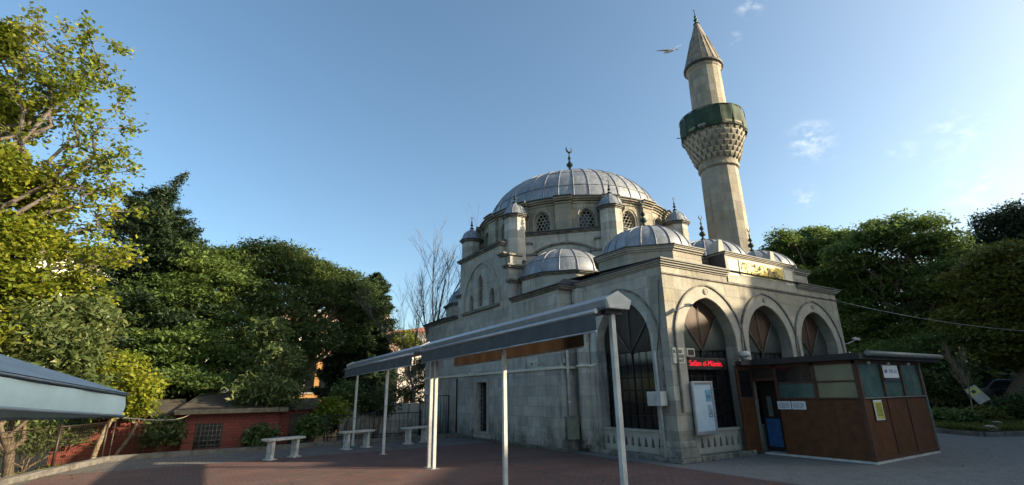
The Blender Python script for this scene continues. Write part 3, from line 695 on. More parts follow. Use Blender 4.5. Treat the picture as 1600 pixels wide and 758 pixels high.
# drum with windows and pilasters (curved plates between the windows)
drum = thing('drum_root', None, None)
bpy.data.objects.remove(drum)
RD = 4.18; NW = 15; A0 = R(213.7)
mb = MB(); zb, zt_ = 7.40, 8.80; WZ0, WZS, WZA, WW = 7.50, 7.98, 8.36, .62
hwA = WW/2/RD
def arc_z(dx):                                           # top of the pointed window opening at lateral offset dx
    h = WZA-WZS; e = (h*h-WW*WW/4)/WW; Rr = WW/2+e
    return WZS+math.sqrt(max(0, Rr*Rr-(abs(dx)+e)**2))
def cyl_pt(r, a, z): return (DC[0]+r*math.cos(a), DC[1]+r*math.sin(a), z)
step = 2*PI/NW
for i in range(NW):
    ca = A0+i*step
    aa = [ca+hwA+(step-2*hwA)*j/8 for j in range(9)]
    vs = [cyl_pt(RD, a, z) for z in (zb, zt_) for a in aa]; mb.add(vs, [(j, j+1, 10+j, 9+j) for j in range(8)], smooth=True)
    aw = [ca+hwA*(-1+2*j/12) for j in range(13)]
    for lo_, hi_ in ((lambda d: zb, lambda d: WZ0), (lambda d: arc_z(d), lambda d: zt_)):
        vs = [cyl_pt(RD, a, lo_((a-ca)*RD)) for a in aw]+[cyl_pt(RD, a, hi_(0)) for a in aw]
        mb.add(vs, [(j, j+1, 14+j, 13+j) for j in range(12)], smooth=True)
    # reveals
    edge = [(-hwA, WZ0)]+[((a-ca), arc_z((a-ca)*RD)) for a in aw]+[(hwA, WZ0)]
    vs = [cyl_pt(RD, ca+a, z) for a, z in edge]+[cyl_pt(RD-.28, ca+a, z) for a, z in edge]; n = len(edge)
    mb.add(vs, [(j, j+1, n+j+1, n+j) for j in range(n-1)]+[(n-1, 0, n, 2*n-1)])
dr = mb.build('drum', 'drum', mosque); dr.data.transform(Matrix.Translation((-DC[0], -DC[1], 0))); dr.location = (0, 0, 0); dr.matrix_parent_inverse = Matrix.Identity(4)
mb = MB().lathe([(RD-.3, 7.4), (RD-.3, 8.8)], (DC[0], DC[1], 0), 60); inner = mb.build('drum_glass', 'voidg', mosque)
cn = MB(); ev = MB()
for i in range(NW):
    pl = MB()
    ca = A0+(i+.5)*step; wA = .27/RD*1.15
    aa = [ca-wA, ca+wA]
    for a in [0]:
        v = [cyl_pt(RD-.02, aa[0], zb), cyl_pt(RD+.13, aa[0], zb), cyl_pt(RD+.13, aa[1], zb), cyl_pt(RD-.02, aa[1], zb)]
        pl.add(v+[(p[0], p[1], 8.62) for p in v], [(0, 1, 5, 4), (1, 2, 6, 5), (2, 3, 7, 6), (4, 5, 6, 7)])
    o_ = fixn(pl.build('drum_pilaster', 'drum', mosque)); o_.data.transform(Matrix.Translation((-DC[0], -DC[1], 0))); o_.matrix_parent_inverse = Matrix.Identity(4)
def drum_ring(mb, r_in, extra, z0, z1):                 # ring that breaks forward over the pilasters
    aa = []; rr = []
    for i in range(NW):
        c0 = A0+i*step; pa = c0+step/2; wA = .33/RD
        for a in np.linspace(c0, pa-wA-.001, 6): aa.append(a); rr.append(r_in)
        for a in (pa-wA, pa, pa+wA): aa.append(a); rr.append(r_in+extra)
        for a in np.linspace(pa+wA+.001, c0+step-.02, 5): aa.append(a); rr.append(r_in)
    n = len(aa); vs = [cyl_pt(r, a, z0) for r, a in zip(rr, aa)]+[cyl_pt(r, a, z1) for r, a in zip(rr, aa)]+[cyl_pt(3.9, a, z0) for a in aa]+[cyl_pt(3.9, a, z1) for a in aa]
    fs = []
    for i in range(n):
        j = (i+1) % n; fs += [(i, j, n+j, n+i), (2*n+j, 2*n+i, i, j), (n+i, n+j, 3*n+j, 3*n+i)]
    mb.add(vs, fs)
for r, z0, z1 in ((RD+.04, 8.56, 8.62), (RD+.10, 8.66, 8.72), (RD+.18, 8.72, 8.78)): drum_ring(cn, r, .13, z0, z1)
o_ = fixn(cn.build('drum_cornice', 'drum', mosque)); o_.data.transform(Matrix.Translation((-DC[0], -DC[1], 0))); o_.matrix_parent_inverse = Matrix.Identity(4)
drum_ring(ev, RD+.25, .13, 8.782, 8.83); fixn(ev.build('drum_eave', 'eave', mosque))
# window grilles of the drum: plaster hexagon lattice with frame
for i in range(NW):
    ca = A0+i*step; mb = MB()
    T = Matrix.Translation(cyl_pt(RD-.10, ca, 0)) @ Matrix.Rotation(ca+PI/2, 4, 'Z')
    hg = .082
    for r in range(-1, 9):
        for q in range(-4, 5):
            x = q*hg*1.732*1.05+(hg*.91 if r % 2 else 0); z = WZ0+.06+r*hg*1.55
            if abs(x) > WW/2-.01 or z < WZ0 or z > arc_z(x)-.02: continue
            pts = [(x+hg*math.cos(R(90+60*k)), 0, z+hg*math.sin(R(90+60*k))) for k in range(7)]
            tmp = MB().tube(pts, .017, 4, False); mb.add(tmp.v, tmp.f, T)
    fr = [(-WW/2, 0, WZ0), (-WW/2, 0, WZS)]+[(x, 0, arc_z(x)) for x in np.linspace(-WW/2, WW/2, 13)]+[(WW/2, 0, WZS), (WW/2, 0, WZ0), (-WW/2, 0, WZ0)]
    tmp = MB().tube(fr, .03, 4, False); mb.add(tmp.v, tmp.f, T)
    mb.build('drum_window', 'grille', mosque)
    mb = MB(); T2 = Matrix.Translation(cyl_pt(RD+.015, ca, 0)) @ Matrix.Rotation(ca+PI/2, 4, 'Z')
    fr = [(-WW/2-.06, 0, WZ0), (-WW/2-.06, 0, WZS)]+[(x*1.18, 0, arc_z(x)+.07) for x in np.linspace(-WW/2, WW/2, 13)]+[(WW/2+.06, 0, WZS), (WW/2+.06, 0, WZ0)]
    tmp = MB().tube(fr, .022, 4, False); mb.add(tmp.v, tmp.f, T2); mb.build('window_moulding', 'arch', mosque)
# main dome
RB = 4.18; HB = 2.42; prof = [(4.25, 0), (4.06, .05)]+[(r, z+.08) for r, z in dome_prof(3.93, HB, 22, .90)]
dome = MB().lathe(prof, (DC[0], DC[1], 8.80), 96).build('dome', 'lead', mosque)
mb = MB(); ribs(mb, prof[1:], (DC[0], DC[1], 8.80), 40, .024, A0, A0+2*PI)
for lv in (.27, .62, .86):
    ph_ = math.asin(lv); rr = 3.93*math.cos(ph_)**.90+.012; zz = 8.88+HB*lv
    for i in range(40):
        a0_ = A0+2*PI*i/40; dz = random.uniform(-.02, .02)
        mb.tube([(DC[0]+rr*math.cos(a0_+t), DC[1]+rr*math.sin(a0_+t), zz+dz) for t in (0, .08, 2*PI/40)], .015, 4, False)
mb.build('lead_rib', 'leadrib', dome)
finial(dome, (DC[0], DC[1], 8.8+HB+.05), 2.0, 'copper')
# drainpipe and gutter outlets at the side
mb = MB(); mb.tube([(-.05, 3.42, 4.7), (-.12, 3.40, 4.5), (-.12, 3.40, 4.2)], .05, 10); mb.tube([(-.45, 3.42, 3.6), (-.45, 3.42, .95)], .045, 10)
for z in (3.3, 2.7, 2.0, 1.3): mb.tube([(-.45, 3.42, z), (-.45, 3.42, z+.05)], .06, 10)
mb.build('drainpipe', 'white', mosque)
MB().tube([(-.06, .42, 2.55), (-.06, .42, 2.3), (-.06, .40, 0.02)], .03, 8).build('conduit', 'white', mosque)
MB().tube([(-.035, .10, 4.3), (-.035, .22, 3.1), (-.035, .36, 2.55)], .012, 6).build('cable', 'cable', mosque)
mb = MB().tube([(HX0-.03, 10.4, 2.2), (HX0-.03, 10.4, .1)], .03, 8); mb.build('drainpipe', 'metaldark', mosque)

# ------------------------------------------------------------------ minaret
MX, MY = 9.0, 3.8
mn = thing('minaret', 'tall stone minaret with green-screened balcony and pointed conical cap beside the mosque', 'minaret', (MX, MY, 0))
def mbuild(mb, name, mat, par=mn):
    o = mb.build(name, mat, par); o.data.transform(Matrix.Translation((-MX, -MY, 0 if name == 'shaft' else -.42))); o.matrix_parent_inverse = Matrix.Identity(4); return o
mb = MB().lathe([(1.25, 0), (1.25, 4.8), (.90, 5.6), (.84, 5.9), (.79, 10.7), (.79, 11.0)], (MX, MY, 0), 12, smooth=False); mbuild(mb, 'shaft', 'minaret')
mb = MB().lathe([(.80, 11.38), (.87, 11.42), (.87, 11.52), (.82, 11.55)], (MX, MY, 0), 24, smooth=False); mbuild(mb, 'shaft_ring', 'minaret')
# stalactite corbels
mb = MB(); mb.lathe([(.79, 11.4), (.84, 11.7), (.96, 12.1), (1.12, 12.5), (1.24, 12.9), (1.3, 13.1)], (MX, MY, 0), 32)
co_ = mbuild(mb, 'corbel_ring', 'minaret')
mb = MB()
for lv in range(6):
    z0 = 11.72+lv*.235; r0 = .91+lv*.072; r1 = r0+.10; n = 24; ph = (PI/n if lv % 2 else 0)
    for i in range(n):
        a = 2*PI*i/n+ph; da = PI/n*.80
        q = lambda r, aa, z: (MX+r*math.cos(aa), MY+r*math.sin(aa), z)
        vs = [q(r0, a-da*.35, z0), q(r0, a+da*.35, z0), q(r1, a-da*.9, z0+.16), q(r1, a+da*.9, z0+.16), q(r1, a-da, z0+.215), q(r1, a+da, z0+.215), q(r0-.02, a-da, z0+.215), q(r0-.02, a+da, z0+.215), q(r0-.02, a-da*.9, z0+.05), q(r0-.02, a+da*.9, z0+.05)]
        mb.add(vs, [(0, 1, 3, 2), (2, 3, 5, 4), (4, 5, 7, 6), (0, 2, 8), (1, 9, 3), (2, 4, 6, 8), (3, 9, 7, 5)])
fixn(mbuild(mb, 'stalactite_corbel', 'minaret'))
mb = MB().lathe([(1.3, 13.12), (1.39, 13.14), (1.39, 13.24), (1.34, 13.26), (1.30, 13.27), (1.30, 13.95), (1.22, 13.95), (1.22, 13.3), (.5, 13.3)], (MX, MY, 0), 32, smooth=False); mbuild(mb, 'balcony', 'minaret')
# green screen wrapped round the balcony, folded cloth
vs = []; n = 96; rows = 6
for j in range(rows):
    for i in range(n):
        a = 2*PI*i/n; r = 1.37+.018*math.sin(a*16)+.02*math.sin(a*5+j)+.035*math.sin(PI*j/(rows-1)); z = 13.0+1.02*j/(rows-1)+.03*math.sin(a*3+1)
        vs.append((MX+r*math.cos(a), MY+r*math.sin(a), z))
mb = MB().add(vs, [(j*n+i, j*n+(i+1) % n, (j+1)*n+(i+1) % n, (j+1)*n+i) for j in range(rows-1) for i in range(n)], smooth=True); gs = mbuild(mb, 'green_screen', 'green')
mb = MB()
for j, zz in enumerate((13.03, 14.0)): mb.lathe([(1.39, zz), (1.42, zz+.02), (1.39, zz+.04)], (MX, MY, 0), 48)
for i in range(16):
    a = 2*PI*i/16+.1; mb.tube([(MX+1.41*math.cos(a), MY+1.41*math.sin(a), 13.03), (MX+1.40*math.cos(a), MY+1.40*math.sin(a), 14.03)], .018, 5)
mbuild(mb, 'screen_hoop', 'green')
mb = MB().tube([(MX-1.3, MY+.5, 12.95), (MX-1.65, MY+.75, 12.95)], .02, 6); mbuild(mb, 'waterspout', 'metaldark')
mb = MB().lathe([(.78, 13.3), (.74, 16.55), (.78, 16.6), (.82, 16.72)], (MX, MY, 0), 16, smooth=False); mbuild(mb, 'upper_shaft', 'minaret')
mb = MB().lathe([(.78, 16.70), (.90, 16.72), (.90, 16.82), (.84, 16.86)], (MX, MY, 0), 24); mbuild(mb, 'cap_ring', 'eave')
M['capstone'] = plain('brown_weathered_lead', (.20, .17, .125), .65, .1, var=.35, scale=3)
pc = [(.86, 16.84), (.68, 17.45), (.40, 18.45), (.12, 19.35), (.05, 19.5)]
mb = MB().lathe(pc, (MX, MY, 0), 20, smooth=False); cp2 = mbuild(mb, 'cone_cap', 'capstone')
mb = MB(); ribs(mb, pc, (MX, MY, 0), 20, .016)
for k in (.3, .6): 
    r = .86*(1-k)+.05*k; z = 16.84+2.66*k; mb.lathe([(r, z), (r+.015, z+.02), (r-.01, z+.05)], (MX, MY, 0), 20)
mbuild(mb, 'cap_rib', 'capstone', mn)
finial(mn, (MX, MY, 18.98), .95, 'copper')

# ------------------------------------------------------------------ entrance booth
KX0, KX1, KY = 3.0, 6.32, -2.68
kb = thing('entrance_booth', 'dark brown panelled entrance booth with flat roof built against the portico', 'booth', (4.6, -1.3, 0))
def kbox(lo, hi, name, mat, par=kb, bev=0): return MB().box(lo, hi).build(name, mat, par, bev=bev)
kbox((KX0-.02, KY-.03, 0), (KX1+.02, -.16, .05), 'floor_slab', 'white')
# side with door (x = KX0)
kbox((KX0, -2.66, .052), (KX0+.05, -.74, 1.33), 'side_panel', 'wood')
mb = MB()
for y in (-1.42, -2.05): mb.box((KX0-.006, y-.006, .06), (KX0-.001, y+.006, 1.32))
mb.build('panel_joint', 'woodd', kb)
mb = MB()
ysp = (-2.66, -1.72, -.74)
for y in (-2.64, -1.71, -.76): mb.box((KX0-.03, y-.035, 1.33), (KX0+.07, y+.035, 2.19))
for z in (1.34, 1.72): mb.box((KX0-.02, -2.605, z-.0), (KX0+.06, -1.745, z+.035)); mb.box((KX0-.02, -1.675, z), (KX0+.06, -.795, z+.035))
mb.box((KX0-.03, -2.68, 2.12), (KX0+.07, -.02, 2.20)); mb.box((KX0-.03, -.74, 1.80), (KX0+.07, -.05, 1.86))
mb.build('side_frame', 'woodd', kb)
for y0, y1, z0, z1, m in ((-2.605, -1.745, 1.377, 1.718, 'ypane'), (-2.605, -1.745, 1.757, 2.118, 'ypane'), (-1.675, -.795, 1.377, 1.718, 'gpane'), (-1.675, -.795, 1.757, 2.118, 'voidg')):
    kbox((KX0+.01, y0, z0), (KX0+.025, y1, z1), 'window_pane', m)
kbox((KX0+.01, -.74, 1.862), (KX0+.04, -.05, 2.118), 'transom_panel', 'metaldark')
mb = MB(); mb.box((KX0-.03, -.06, .05), (KX0+.05, .0, 2.12)); mb.build('door_post', 'gutter', kb)
# open door leaf inside, blue film on lower part
T = Matrix.Translation((KX0+.34, -.56, 0)) @ Matrix.Rotation(R(82), 4, 'Z')
dl = MB().box((0, 0, .08), (.54, .03, 1.78), T).build('door_leaf', 'metaldark', kb)
MB().box((.06, .032, .16), (.48, .036, .85), T).build('door_film', 'blue', dl)
MB().box((.22, .032, .9), (.36, .035, 1.40), T).build('door_notice', 'gutter', dl)
kbox((KX0+1.6, -2.5, .06), (KX0+1.64, -.3, 2.1), 'inner_partition', 'metaldark')
# front side (y = KY)
kbox((KX0+.05, KY, .052), (KX1, KY+.05, 1.33), 'front_panel', 'wood')
mb = MB()
for x in (3.02, 4.15, 5.18, 6.28): mb.box((x-.035, KY-.03, 1.33), (x+.035, KY+.07, 2.2))
for x in (4.15, 5.18): mb.box((x-.02, KY-.02, .052), (x+.02, KY-.0, 1.33))
mb.box((KX0, KY-.025, .055), (KX1, KY-.001, .12)); mb.box((KX0+.06, KY-.02, 2.12), (KX1-.04, KY+.06, 2.2))
mb.box((KX0-.03, KY-.03, .052), (KX0+.05, KY+.05, 1.33))
mb.build('front_frame', 'woodd', kb)
MB().box((KX0+.06, KY-.035, 1.345), (KX1-.04, KY-.0, 1.375)).build('window_sill', 'gutter', kb)
for x0, x1 in ((3.057, 4.113), (4.187, 5.143), (5.217, 6.243)): kbox((x0, KY+.005, 1.38), (x1, KY+.02, 2.118), 'window_pane', 'gpane')
kbox((KX1-.05, KY+.05, .052), (KX1, -.15, 2.2), 'far_panel', 'wood')
MB().box((KX1+.0, KY-.035, .05), (KX1+.05, KY+.03, 2.2)).build('corner_post', 'gutter', kb)
mb = MB().prism([(KX0-.22, -.17), (KX0-.22, KY-.2), (KX1+.85, KY-.22), (KX1+.85, -.17)], 2.20, 2.34); mb.build('roof', 'roofd', kb)
mb = MB(); mb.tube([(KX0+.05, KY-.26, 2.33), (KX1+.85, KY-.27, 2.33)], .06, 10); mb.build('roof_gutter', 'gutter', kb)
mb = MB().box((2.36, -.115, .06), (2.96, -.065, 1.33)); mb.build('door_side_panel', 'wood', kb)
mb = MB(); mb.box((2.34, -.12, 1.332), (2.99, -.06, 1.40)); mb.box((2.34, -.12, 2.08), (2.99, -.06, 2.2)); mb.box((2.34, -.12, 1.40), (2.40, -.06, 2.08)); mb.box((2.93, -.12, 1.4), (2.99, -.06, 2.08)); mb.build('door_side_frame', 'woodd', kb)
mb = MB().box((2.402, -.10, 1.402), (2.928, -.085, 2.078)); mb.build('window_pane', 'voidg', kb)
mb = MB().box((2.33, -.30, 2.2), (3.0-.225, -.115, 2.30)); mb.build('roof_apron', 'roofd', kb)
mb = MB()
for x in (3.4, 4.4, 5.5): mb.lathe([(0, 0), (.03, 0), (.035, .05), (0, .06)], (x, KY-.10, 2.10), 8)
mb.build('spot_lamp', 'lamp', kb)

# ------------------------------------------------------------------ text helper
def text_mesh(txt, size, mat, T, name, parent=None, align='CENTER', ext=.003):
    cu = bpy.data.curves.new(name, 'FONT'); cu.body = txt; cu.size = size; cu.align_x = align; cu.align_y = 'CENTER'; cu.extrude = ext; cu.resolution_u = 3
    to = bpy.data.objects.new(name, cu); C.objects.link(to); bpy.context.view_layer.update()
    me = bpy.data.meshes.new_from_object(to); bpy.data.objects.remove(to)
    me.transform(T); me.materials.clear(); me.materials.append(M[mat] if isinstance(mat, str) else mat)
    o = bpy.data.objects.new(name, me); C.objects.link(o)
    if parent is not None: o.parent = parent; o.matrix_parent_inverse = parent.matrix_basis.inverted()
    return o
def face_T(loc, rz): return Matrix.Translation(loc) @ Matrix.Rotation(rz, 4, 'Z') @ Matrix.Rotation(PI/2, 4, 'X')   # rz=0 faces -y, rz=-90 faces -x
def scribble(mb, T, w_, h, lines, sz, seed):
    r = random.Random(seed)
    for li in range(lines):
        z = h/2-(li+.5)*h/lines; x = -w_/2
        while x < w_/2-sz*.4:
            wd = sz*r.uniform(.35, .65)
            if r.random() > .14:
                k = r.randint(0, 3)
                mb.box((x, z-sz*.45, 0), (x+sz*.16, z+sz*.45, .002), T)
                if k > 0: mb.box((x+sz*.17, z+sz*.28, 0), (x+wd, z+sz*.45, .002), T)
                if k > 1: mb.box((x+wd-sz*.14, z-sz*.45, 0), (x+wd, z+sz*.27, .002), T)
                if k != 1: mb.box((x+sz*.17, z-sz*.45, 0), (x+wd-sz*.15, z-sz*.28, .002), T)
            x += wd+sz*.18
# LED sign in first arch
led = thing('led_sign', 'black display with red glowing letters in the first portico arch', 'sign', (1.45, -.0, 2.12))
MB().box((.66, .16, 2.09), (2.36, .26, 2.39)).build('display_case', 'black', led, bev=.01)
M['led'] = emit('red_leds', (1, .02, .04), .42)
text_mesh('Selâm el-Mümin.', .20, 'led', face_T((1.52, .155, 2.245), 0), 'led_text', led)
# name plaque on the corner pier
pq = thing('name_plaque', 'cream stone plaque with dark lettering on the corner pier', 'plaque', (.24, -.02, 2.35))
MB().box((.06, -.035, 2.22), (.47, -.002, 2.60)).build('plaque_slab', 'cream', pq, bev=.005)
mb = MB(); scribble(mb, face_T((.26, -.038, 2.45), 0), .36, .22, 2, .085, 3); mb.build('lettering', 'ink', pq)
text_mesh('CAMİİ', .09, 'ink', face_T((.30, -.038, 2.285), 0), 'lettering', pq)
# framed poster board
pb = thing('poster_board', 'tall glazed notice board with pale blue poster in a white frame under the red display', 'notice board', (1.0, -.1, .7))
mb = MB()
for lo, hi in (((.50, .58), (1.28, .66)), ((.50, 1.74), (1.28, 1.80)), ((.50, .66), (.55, 1.74)), ((1.22, .66), (1.28, 1.74))): mb.box((lo[0], -.13, lo[1]), (hi[0], -.07, hi[1]))
mb.build('frame', 'alu', pb, bev=.006)
sh = MB().box((.552, -.105, .662), (1.218, -.09, 1.738)).build('poster', 'board', pb)
M['posterblue'] = plain('poster_blue', (.14, .30, .42), .3, var=.3, scale=12)
MB().box((.98, -.11, 1.32), (1.20, -.106, 1.60)).build('poster_picture', 'posterblue', sh)
mb = MB(); scribble(mb, face_T((1.10, -.108, 1.10), 0), .16, .28, 8, .022, 9); mb.build('poster_text', 'ink', sh)
mb = MB()
for k in range(7): mb.box((1.0+.02*k, -.112, 1.40+.018*((k*5) % 4)), (1.025+.02*k, -.1105, 1.43+.02*((k*5) % 4)))
mb.build('poster_mark', 'ink', sh)
# notices on booth
nb = thing('banner_notice', 'white banner with blue lettering and blue strip hanging on the booth window', 'banner', (4.6, KY-.04, 1.8))
MB().box((4.17, KY-.055, 1.80), (4.95, KY-.045, 2.09)).build('banner_cloth', 'paper', nb); MB().box((4.17, KY-.056, 1.73), (4.95, KY-.044, 1.797)).build('banner_strip', 'ink', nb)
mb = MB(); scribble(mb, face_T((4.56, KY-.0575, 1.95), 0), .66, .10, 1, .085, 21); mb.build('lettering', plain('blue_ink', (.03, .06, .25), .6), nb)
yn = thing('yellow_notice', 'yellow printed notice pinned on the brown booth front', 'notice', (3.6, KY-.02, 1.1))
MB().box((3.38, KY-.034, .88), (3.78, KY-.028, 1.31)).build('paper_edge', 'paper', yn); MB().box((3.415, KY-.037, .905), (3.76, KY-.0345, 1.275)).build('paper_sheet', 'yellow', yn)
mb = MB(); scribble(mb, face_T((3.59, KY-.0375, 1.10), 0), .26, .28, 7, .022, 31); mb.build('lettering', plain('olive_ink', (.14, .12, .03), .6), yn)
for i, (y0, lab) in enumerate(((-1.235, 'white printed sheet pinned right of the booth door, the half nearer the door is the other one'), (-.87, 'x'))):
    lab = ('white printed sheet on the booth side, the one nearer the booth corner', 'white printed sheet on the booth side, the one nearer the door opening')[i]
    t = thing('paper_notice', lab, 'notice', (KX0-.01, y0, 1.2), 'white sheets pinned on the booth side')
    MB().box((KX0-.012, y0-.17, 1.10), (KX0-.007, y0+.17, 1.29)).build('paper_sheet', 'paper', t)
    mb = MB(); scribble(mb, face_T((KX0-.0125, y0, 1.195), -PI/2), .28, .14, 5, .018, 40+i); mb.build('lettering', 'ink', t)
# meter boxes
mbx = thing('meter_box', 'white metal electrical box with conduit on the corner pier', 'electrical box', (-.1, .35, 1.4))
MB().box((-.30, .17, 1.25), (-.075, .60, 1.58)).build('cabinet', 'white', mbx, bev=.012); MB().box((-.306, .20, 1.28), (-.301, .57, 1.55)).build('cabinet_door', 'white', mbx)
m2 = thing('meter_box', 'olive green utility box under the white downpipe beside the side arch', 'utility box', (-.45, 3.35, .8))
M['olive'] = plain('olive_box_paint', (.17, .18, .13), .55, var=.2)
MB().box((-.60, 3.22, .34), (-.30, 3.395, .92)).build('cabinet', 'olive', m2, bev=.01); MB().box((-.63, 3.19, .92), (-.27, 3.40, .96)).build('cabinet_lid', 'gutter', m2); MB().box((-.605, 3.24, .38), (-.601, 3.38, .88)).build('cabinet_door', 'olive', m2)
MB().tube([(-.45, 3.33, .34), (-.45, 3.33, .02)], .03, 8).build('pipe', 'gutter', m2)
# CCTV cameras
def cctv(loc, d, label):
    t = thing('security_camera', label, 'camera', loc, 'security cameras on the mosque walls'); p = Vector(loc); d = Vector(d).normalized()
    q = d.to_track_quat('X', 'Z').to_matrix().to_4x4(); T = Matrix.Translation(p) @ q
    MB().box((-.12, -.04, -.04), (.14, .04, .045), T).build('camera_body', 'white', t, bev=.01); mb = MB(); tmp = MB().tube([(.14, 0, 0), (.16, 0, 0)], .03, 10); mb.add(tmp.v, tmp.f, T); mb.build('lens', 'black', t)
    return t, p
t, p = cctv((.50, -.30, 3.62), (-.4, -1, -.15), 'white security camera on bracket on the sunlit front pier'); MB().tube([(.42, -.28, 3.6), (.26, -.10, 3.5), (.20, 0, 3.46)], .015, 6).build('bracket', 'white', t)
t, p = cctv((HX0-.25, 4.55, 2.48), (-1, -.5, -.3), 'security camera above the white band at the near end of the side wall'); MB().tube([(HX0-.2, 4.55, 2.46), (HX0, 4.45, 2.5)], .015, 6).build('bracket', 'white', t)
t, p = cctv((HX0-.22, 8.75, 2.34), (-1, .4, -.3), 'security camera over the barred window of the side wall'); MB().tube([(HX0-.18, 8.7, 2.34), (HX0, 8.6, 2.36)], .015, 6).build('bracket', 'white', t)
t, p = cctv((XW+.32, -.22, 3.15), (1, -.3, -.1), 'white security camera at the far right end of the portico'); MB().tube([(XW+.28, -.2, 3.1), (XW+.05, -.05, 3.0), (XW, .0, 3.0)], .015, 6).build('bracket', 'white', t)
jb = thing('junction_box', 'small white junction box beside the downpipe above the white band', 'junction box', (-.2, 3.44, 2.45)); MB().box((-.56, 3.43, 2.42), (-.44, 3.495, 2.53)).build('cabinet', 'white', jb, bev=.005); jb.location = (-.2, 3.44, 2.45)
MB().box((-.545, 3.425, 2.435), (-.455, 3.429, 2.515)).build('cabinet_door', 'gutter', jb)
fl = thing('wall_lamp', 'round white lamp on a bracket at the right side of the first arch', 'lamp', (2.55, -.2, 2.3))
MB().lathe([(0, 0), (.13, 0), (.15, .03), (.15, .09), (.10, .14), (0, .15)], (2.6, -.24, 2.42), 20).build('lamp_shade', 'white', fl); MB().lathe([(0, 0), (.07, .0), (.12, .14), (0, .14)], (2.6, -.24, 2.27), 16).build('lamp_glass', 'gutter', fl); MB().tube([(2.6, -.24, 2.4), (2.6, -.02, 2.38)], .02, 6).build('bracket', 'white', fl)
sbx = thing('speaker', 'small cream speaker box hanging in the first arch above the red display', 'speaker', (.7, .1, 2.5))
MB().box((.62, .0, 2.40), (.92, .15, 2.60)).build('speaker_case', 'cream', sbx, bev=.01); MB().box((.66, -.006, 2.43), (.88, -.001, 2.57)).build('speaker_grille', 'slate', sbx)

# ------------------------------------------------------------------ awnings
def awning(y0, y1, zc, tilt, posts, label, double=(), right=True, bx=-.32, far=True):
    t = thing('double_awning', label, 'awning', (-4.85, (y0+y1)/2, 0), 'double awnings standing on white posts'); X = -4.85
    zz = lambda y: zc+tilt*(y-y0)
    mb = MB()
    sec = [(-.17, -.02), (-.22, .10), (-.0, .21), (.22, .10), (.17, -.02)]
    vs = [(X+a, y, zz(y)+b) for y in (y0, y1) for a, b in sec]; mb.add(vs, [(0, 1, 2, 3, 4), (9, 8, 7, 6, 5)]+[(i, 5+i, 5+(i+1) % 5, (i+1) % 5) for i in range(5)])
    fixn(mb.build('cassette', 'alu', t))
    for y, s in ((y0, -1), (y1, 1)):
        mb = MB(); vs = [(X+a*1.1, y+s*d, zz(y)+b*1.1) for d in (.0, .06) for a, b in sec]; mb.add(vs, [(0, 1, 2, 3, 4), (9, 8, 7, 6, 5)]+[(i, 5+i, 5+(i+1) % 5, (i+1) % 5) for i in range(5)]); fixn(mb.build('end_cap', 'white', t, bev=.01))
    for side in ((-1, 1) if far else (-1,)):
        e = X+side*(abs(bx) if side < 0 else .62); ya, yb = (y0+.05, y1-.35) if side < 0 else (y0+1.5, y1-.1)
        dz = -.12 if side < 0 else -.16
        # fabric
        mb = MB(); n = 20; vs = []
        for j in range(n+1):
            y = ya+(yb-ya)*j/n
            vs += [(X+side*.12, y, zz(y)+.08), ((X+side*.12+e)/2, y, zz(y)+.02+dz*.4), (e, y, zz(y)+dz+.06)]
        fs = []
        for j in range(n): fs += [(3*j, 3*j+1, 3*j+4, 3*j+3), (3*j+1, 3*j+2, 3*j+5, 3*j+4)]
        mb.add(vs, fs); mb.build('fabric', 'awn' if side < 0 else 'awnin', t)
        mb = MB(); mb.tube([(e+side*.02, ya, zz(ya)+dz+.06), (e+side*.02, yb, zz(yb)+dz+.06)], .035, 8); fb = mb.build('front_bar', 'alu', t)
        mb = MB(); vs = []
        for j in range(n*3+1):
            y = ya+(yb-ya)*j/(n*3); w_ = .012*math.sin(j*.9)
            vs += [(e+side*(.03+w_), y, zz(y)+dz+.03), (e+side*(.03+w_*1.6), y, zz(y)+dz-.20)]
        mb.add(vs, [(2*j, 2*j+1, 2*j+3, 2*j+2) for j in range(n*3)]); mb.build('valance', 'awn' if side < 0 else 'awnin', t)
        MB().tube([(e+side*.03, ya, zz(ya)+dz-.21), (e+side*.03, yb, zz(yb)+dz-.21)], .014, 6).build('hem_bar', 'alu', t)
        for k in (.2, .75):
            y = ya+(yb-ya)*k; MB().tube([(X+side*.1, y, zz(y)), (X+side*.3, y+.5, zz(y)-.06), (e, y+.1, zz(y)+dz)], .022, 6).build('folding_arm', 'alu', t)
    for y in posts:
        p = MB().box((X-.038, y-.035, 0), (X+.038, y+.035, zz(y)-.03)).build('post', 'white', t, bev=.008)
        MB().box((X-.10, y-.09, .001), (X+.10, y+.09, .014)).build('base_plate', 'alu', p)
        MB().box((X-.15, y-.05, zz(y)-.08), (X+.15, y+.05, zz(y)-.022)).build('bracket', 'eave', t)
    return t
awning(-3.28, 3.33, 2.71, -.012, (-3.17, -.24, 2.86), 'grey double awning on white posts with raised brown far side, the nearer one')
awning(3.43, 10.3, 2.62, -.010, (3.14, 6.42, 9.65), 'grey double awning on white posts behind the nearer one, closest to the garden', far=False, bx=-.35)

